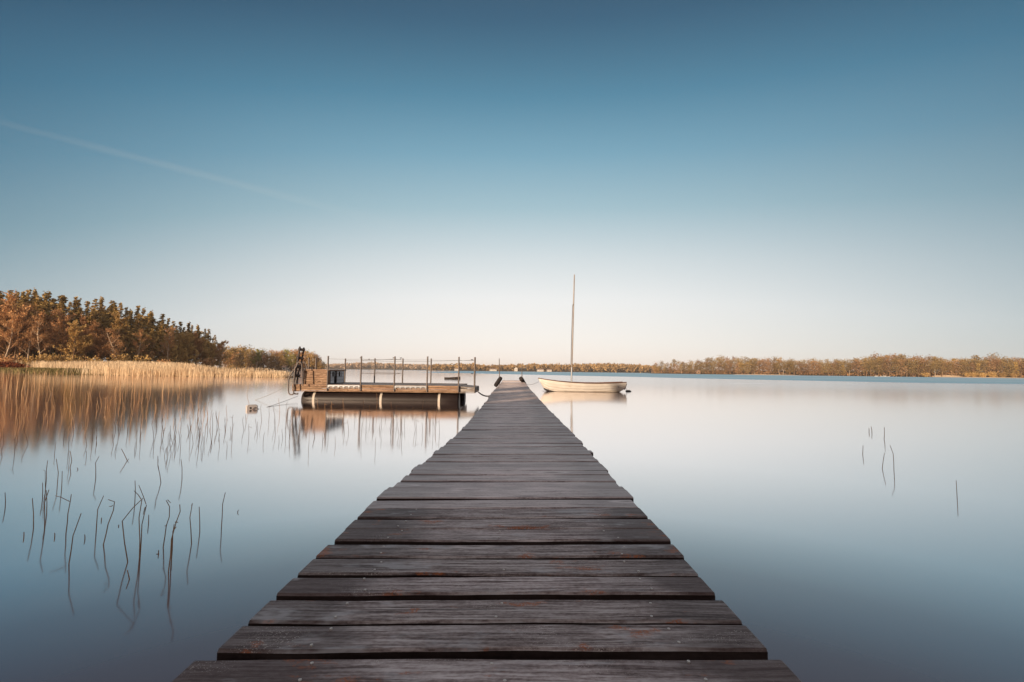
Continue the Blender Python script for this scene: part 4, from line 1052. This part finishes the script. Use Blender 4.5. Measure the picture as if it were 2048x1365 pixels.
ltube('handrail', [(440, 1075), (432, 880), (425, 640), (418, 560), (395, 505), (350, 488), (310, 520), (285, 600), (200, 715), (110, 850), (88, 930), (85, 1050), (85, 1200), (95, 1260), (130, 1300), (190, 1300), (215, 1270), (215, 1060), (240, 760), (260, 560)], 18.22, .026)
ltube('handrail', [(550, 1045), (545, 850), (535, 600), (515, 520), (470, 490), (430, 510)], 18.75, .026)
ltube('foot_bar', [(195, 1270), (250, 1280), (318, 1285), (318, 1255)], 18.3, .026)
ltube('base_plate', [(495, 1050), (600, 1048)], 18.75, .018)

# chain from raft to jetty
c0 = Vector((-1.44, 18.6, .52)); c1 = Vector((-.70, 15.6, .44)); ch = MB(); nl = 34
pts = [c0.lerp(c1, t) - Vector((0, 0, .40 * t * (1 - t))) for t in np.linspace(0, 1, nl + 1)]
for i in range(nl):
    p, q_ = pts[i], pts[i + 1]; d = (q_ - p).normalized(); sd = d.cross(Vector((0, 0, 1))).normalized() if i % 2 else d.cross(d.cross(Vector((0, 0, 1)))).normalized()
    m_ = (p + q_) / 2; L = (q_ - p).length * .72; wv = .028
    loop = [m_ + d * L * math.cos(t) + sd * wv * math.sin(t) for t in np.linspace(0, 2 * math.pi, 9)[:-1]]
    ch.tube([v - c0 for v in loop], .007, 5, closed=True)
o = ch.build('mooring_chain', M['galv']); o.location = c0; tag(o, 'sagging steel chain tying the raft landing to the jetty', 'chain')
def rope(p, q_, sag, r, name, label, cat, n=14):
    p = Vector(p); q_ = Vector(q_); b = MB(); b.tube([q_ * 0 + (p.lerp(q_, t) - p) - Vector((0, 0, sag * 4 * t * (1 - t))) for t in np.linspace(0, 1, n)], r, 5)
    o = b.build(name, M['rope']); o.location = p; return tag(o, label, cat)
a0 = cp(85, 1060, 18.2) + RF
rope(a0, at_z(510, 800.5), .05, .008, 'anchor_rope', 'anchor rope running from the raft ladder down to the water near the white buoy', 'rope')
rope(cp(20, 1330, 18.9) + RF + Vector((.5, 0, 0)), at_z(533, 815), .02, .008, 'anchor_rope', 'lower anchor rope from under the raft to the water right of the buoy', 'rope')

# ------------------------------------------------------------------ sailing boat
BO = Vector((1.73, 29.6, 0)); boat = empty('sailing_boat', BO, R(1.0)); tag(boat, 'cream clinker sailing boat with a bare tall mast moored right of the jetty', 'boat')
LB = 5.62
hb = [(0, .02), (.06, .20), (.15, .42), (.3, .66), (.5, .82), (.7, .80), (.85, .68), (1, .50)]
sh = [(0, .84), (.1, .755), (.25, .655), (.4, .595), (.55, .565), (.7, .565), (.85, .60), (1, .645)]
kl = [(0, .80), (.035, .45), (.07, .10), (.12, -.08), (.25, -.18), (.6, -.20), (.85, -.12), (.94, .0), (1, .22)]
NS, NP = 40, 17
b = MB(); vs = []
strakes = [0, .2, .4, .6, .8, 1.0]
for i in range(NS + 1):
    t = (i / NS) ** 1.15; x = t * LB; B = interp(t, hb); zs = interp(t, sh); zk = min(interp(t, kl), zs - .02)
    for sd in (-1, 1):
        for j in range(NP):
            s_ = j / (NP - 1)
            full = .50 + .25 * abs(t - .5)
            yy_ = B * s_ ** full; zz = zk + (zs - zk) * (s_ ** 1.35)
            lap = .016 * (1 - (s_ * 5 % 1)) if 0 < s_ < 1 else 0
            vs.append((x, sd * (yy_ + lap), zz))
fs = []
row = NP * 2
for i in range(NS):
    for j in range(NP - 1):
        a = i * row + j; fs.append((a, a + row, a + row + 1, a + 1))
        a += NP; fs.append((a, a + 1, a + row + 1, a + row))
last = NS * row
fs.append(tuple([last + j for j in range(NP)] + [last + NP + j for j in range(NP - 1, -1, -1)]))
b.add(vs, fs, .5, False)
hull = b.build('hull', M['hull'], boat)
for sd in (-1, 1):
    g = MB(); g.tube([(((i / NS) ** 1.15) * LB, sd * (interp((i / NS) ** 1.15, hb) + .012), interp((i / NS) ** 1.15, sh)) for i in range(NS + 1)], .028, 8); g.build('gunwale', M['gunwale'], boat)
    for z_ in (.2, .4, .6, .8):
        g = MB(); pp = []
        for i in range(2, NS + 1):
            t = (i / NS) ** 1.15; B = interp(t, hb); zs = interp(t, sh); zk = min(interp(t, kl), zs - .02); full = .50 + .25 * abs(t - .5)
            pp.append((t * LB, sd * (B * z_ ** full + .006), zk + (zs - zk) * z_ ** 1.35))
        g.tube(pp, .006, 5); g.build('strake_lap', M['gunwale'], boat)
b = MB(); fl_v = []
for i in range(3, NS - 1):
    t = (i / NS) ** 1.15; B = interp(t, hb) * .7; fl_v += [(t * LB, -B, .02), (t * LB, B, .02)]
b.add(fl_v, [(2 * i, 2 * i + 2, 2 * i + 3, 2 * i + 1) for i in range(len(fl_v) // 2 - 1)]); b.build('floor', M['boat_in'], boat)
for t in (.36, .6, .86):
    b = MB(); b.box((t * LB, 0, .36), (.26, interp(t, hb) * 1.75, .035), rnd=.5, bev=.005); b.build('thwart', M['boat_in'], boat)
b = MB(); b.box((LB + .05, 0, .36), (.10, .05, .42), Matrix.Rotation(R(18), 3, 'Y'), .3, .006); b.build('rudder_post', M['gunwale'], boat)
for (t, z_) in ((.905, .30), (.90, .38)):
    b = MB(); b.box((t * LB, -interp(t, hb) * .93 - .02, z_), (.06, .03, .03)); b.build('fairlead', M['dark_metal'], boat)
mt = at_y(1149, 549.5, 29.7) - BO; mm = at_y(1143.8, 735, 29.7) - BO; mb = at_y(1142.6, 768, 29.7) - BO
mid = mt.lerp(mm, .335); ms = empty('mast', (0, 0, 0)); ms.parent = boat
b = MB(); b.tube([mb + Vector((0, 0, -.45)), mm], .052, 10); b.build('lower_sleeve', M['alu'], ms)
b = MB(); b.tube([mm - Vector((0, 0, .3)), mid, mt], [.043, .043, .036], 10); b.build('spar', M['mast'], ms)
b = MB(); off = Vector((-.065, -.02, 0)); b.tube([mm + off, mm.lerp(mid, .5) + off * 1.2, mid + off], [.018, .018, .014], 8); b.build('halyard', M['dark_metal'], ms)
b = MB(); b.tube([mid + off, mid + Vector((.01, -.03, .06))], .03, 8); b.build('block', M['dark_metal'], ms)
# shrouds are too thin to show; bow line and stern line
bow = BO + Vector((.04, 0, .62))
rope(bow, (interp(27.5, CX) + .72, 27.6, .50), .10, .010, 'bow_line', 'thin bow line sagging from the sailing boat to the end of the jetty', 'rope')
sl = at_z(1256, 783.5)
rope(BO + Vector((LB, .0, .40)), sl + Vector((0, 0, .02)), .03, .012, 'stern_line', 'stern line running from the sailing boat down to its small float', 'rope')
b = MB()
for j in range(7):
    pass
b.tube([(-.16, 0, .02), (-.10, 0, .03), (.10, 0, .03), (.22, 0, .02)], [.03, .07, .07, .02], 10)
o = b.build('mooring_float', M['dark_metal']); o.location = sl; tag(o, 'small dark mooring float on the water behind the stern of the sailing boat', 'float')

# dark dinghy swinging at anchor behind the raft
dx, dy_ = place(906, 66); dg = empty('dinghy', (dx, dy_, 0), R(8)); tag(dg, 'small dark dinghy lying low on the water behind the right end of the raft', 'boat')
b = MB(); vs = []; LD = 2.3; nst = 14
for i in range(nst + 1):
    t = i / nst; B = .5 * math.sin(min(1, t * 1.5 + .02) * math.pi / 2) * (1 - .2 * max(0, t - .7)); zs = .24 + .14 * (1 - t) ** 2
    for j in range(9):
        a = -1 + 2 * j / 8; vs.append((LD * (.5 - t), B * math.copysign(abs(a) ** .6, a), -.1 + (zs + .1) * abs(a) ** 1.5))
b.add(vs, [(i * 9 + j, i * 9 + j + 1, (i + 1) * 9 + j + 1, (i + 1) * 9 + j) for i in range(nst) for j in range(8)] + [tuple(nst * 9 + j for j in range(9))], .5, True)
b.build('hull', M['dark_metal'], dg)
for t in (.4, .75):
    b = MB(); b.box((LD * (.5 - t), 0, .14), (.2, .7, .03)); b.build('thwart', M['boat_in'], dg)

# ------------------------------------------------------------------ white buoy: a can with round holes and a rope
bp = at_z(503.5, 819) - Vector((0, 0, .03)); bu = empty('buoy', bp, R(38)); tag(bu, 'scuffed white plastic buoy with a dark round hole, floating left of the raft', 'buoy')
b = MB(); W_, H_, D_ = .32, .17, .16
outline = []
for (cx_, cz_, a0_) in ((W_ / 2 - .07, H_ - .06, 0), (-W_ / 2 + .05, H_ - .05, 90), (-W_ / 2 + .04, -.10, 180), (W_ / 2 - .04, -.10, 270)):
    rr = .07 if cx_ > 0 and cz_ > 0 else .05 if cz_ > 0 else .04
    for k in range(5): t = R(a0_ + 22.5 * k); outline.append((cx_ + rr * math.cos(t), cz_ + rr * math.sin(t)))
no = len(outline); vs = []
for (yy_, sc) in ((-D_ / 2, .90), (-D_ / 2 + .025, 1.0), (D_ / 2 - .025, 1.0), (D_ / 2, .90)):
    vs += [(x * sc, yy_, (z_ - .06) * sc + .06) for x, z_ in outline]
fs = [tuple(range(no)), tuple(range(3 * no, 4 * no))[::-1]]
for r_ in range(3): fs += [(r_ * no + i, (r_ + 1) * no + i, (r_ + 1) * no + (i + 1) % no, r_ * no + (i + 1) % no) for i in range(no)]
b.add(vs, fs, .5); b.build('body', M['buoy'], bu)
b = MB(); b.tube([(-.045, -D_ / 2 + .02, .075), (-.045, -D_ / 2 - .003, .075)], .030, 14); b.build('hole', M['dark_gap'], bu)
b = MB(); b.tube([(-.03, -D_ / 2 - .01, -.03), (-.015, -D_ / 2 - .012, .0), (.05, -D_ / 2 - .012, .085), (.105, -D_ / 2 - .012, .088), (.135, -D_ / 2 + .01, .04), (.17, -.05, .045), (.205, -.03, .03), (.215, -.03, -.03)], .008, 6); b.build('rope', M['gunwale'], bu)

# ------------------------------------------------------------------ evening haze over the lake
m = bpy.data.materials.new('thin_haze'); m.use_nodes = True; t = NT(m.node_tree); t.n.clear()
pv = t.new('ShaderNodeVolumePrincipled'); pv.inputs['Color'].default_value = (.95, .93, .92, 1); pv.inputs['Density'].default_value = HAZE; pv.inputs['Anisotropy'].default_value = 0.0
oo = t.new('ShaderNodeOutputMaterial'); t.l.new(pv.outputs[0], oo.inputs['Volume'])
b = MB(); b.box((0, 1850, 24), (6000, 6400, 53)); tag(b.build('haze', m), kind='stuff')

# ------------------------------------------------------------------ contrail high over the left wood
m = bpy.data.materials.new('contrail_ice'); m.use_nodes = True; t = NT(m.node_tree); t.n.clear()
lw = t.new('ShaderNodeLayerWeight'); lw.inputs['Blend'].default_value = .5
gen = t.new('ShaderNodeTexCoord').outputs['Generated']; sx = t.new('ShaderNodeSeparateXYZ'); t.l.new(gen, sx.inputs[0])
core = t.math('POWER', t.math('SUBTRACT', 1.0, lw.outputs['Facing']), 2.4)
nzc = t.noise(t.mapping(gen, (9, 2, 2)), 1.0, 3)
al = t.math('MULTIPLY', t.math('MULTIPLY', core, t.smooth(nzc, .25, .7, .6, 1.0)), t.math('MULTIPLY', t.smooth(sx.outputs[0], .40, 1.0, .027, .0), t.smooth(sx.outputs[0], 0, .25, .5, 1.0)))
df = t.new('ShaderNodeBsdfDiffuse'); df.inputs[0].default_value = (.85, .85, .85, 1); tp = t.new('ShaderNodeBsdfTransparent'); mx = t.new('ShaderNodeMixShader')
t.l.new(al, mx.inputs[0]); t.l.new(tp.outputs[0], mx.inputs[1]); t.l.new(df.outputs[0], mx.inputs[2]); oo = t.new('ShaderNodeOutputMaterial'); t.l.new(mx.outputs[0], oo.inputs[0])
A, B_ = at_y(-200, 193, 6500), at_y(900, 478, 6500); b = MB(); n = 30
b.tube([(A.lerp(B_, i / n) - A) for i in range(n + 1)], [60 + 26 * (i / n) + 6 * math.sin(i * 1.3) for i in range(n + 1)], 20, cap=False)
o = b.build('contrail', m); o.location = A; tag(o, 'faint white vapour trail slanting down across the upper left sky', 'contrail')
# unused prototypes
for kind, L in proto.items():
    for i, o in enumerate(L):
        if (kind, i) not in used_p:
            for ch_ in list(o.children): bpy.data.objects.remove(ch_)
            bpy.data.objects.remove(o)
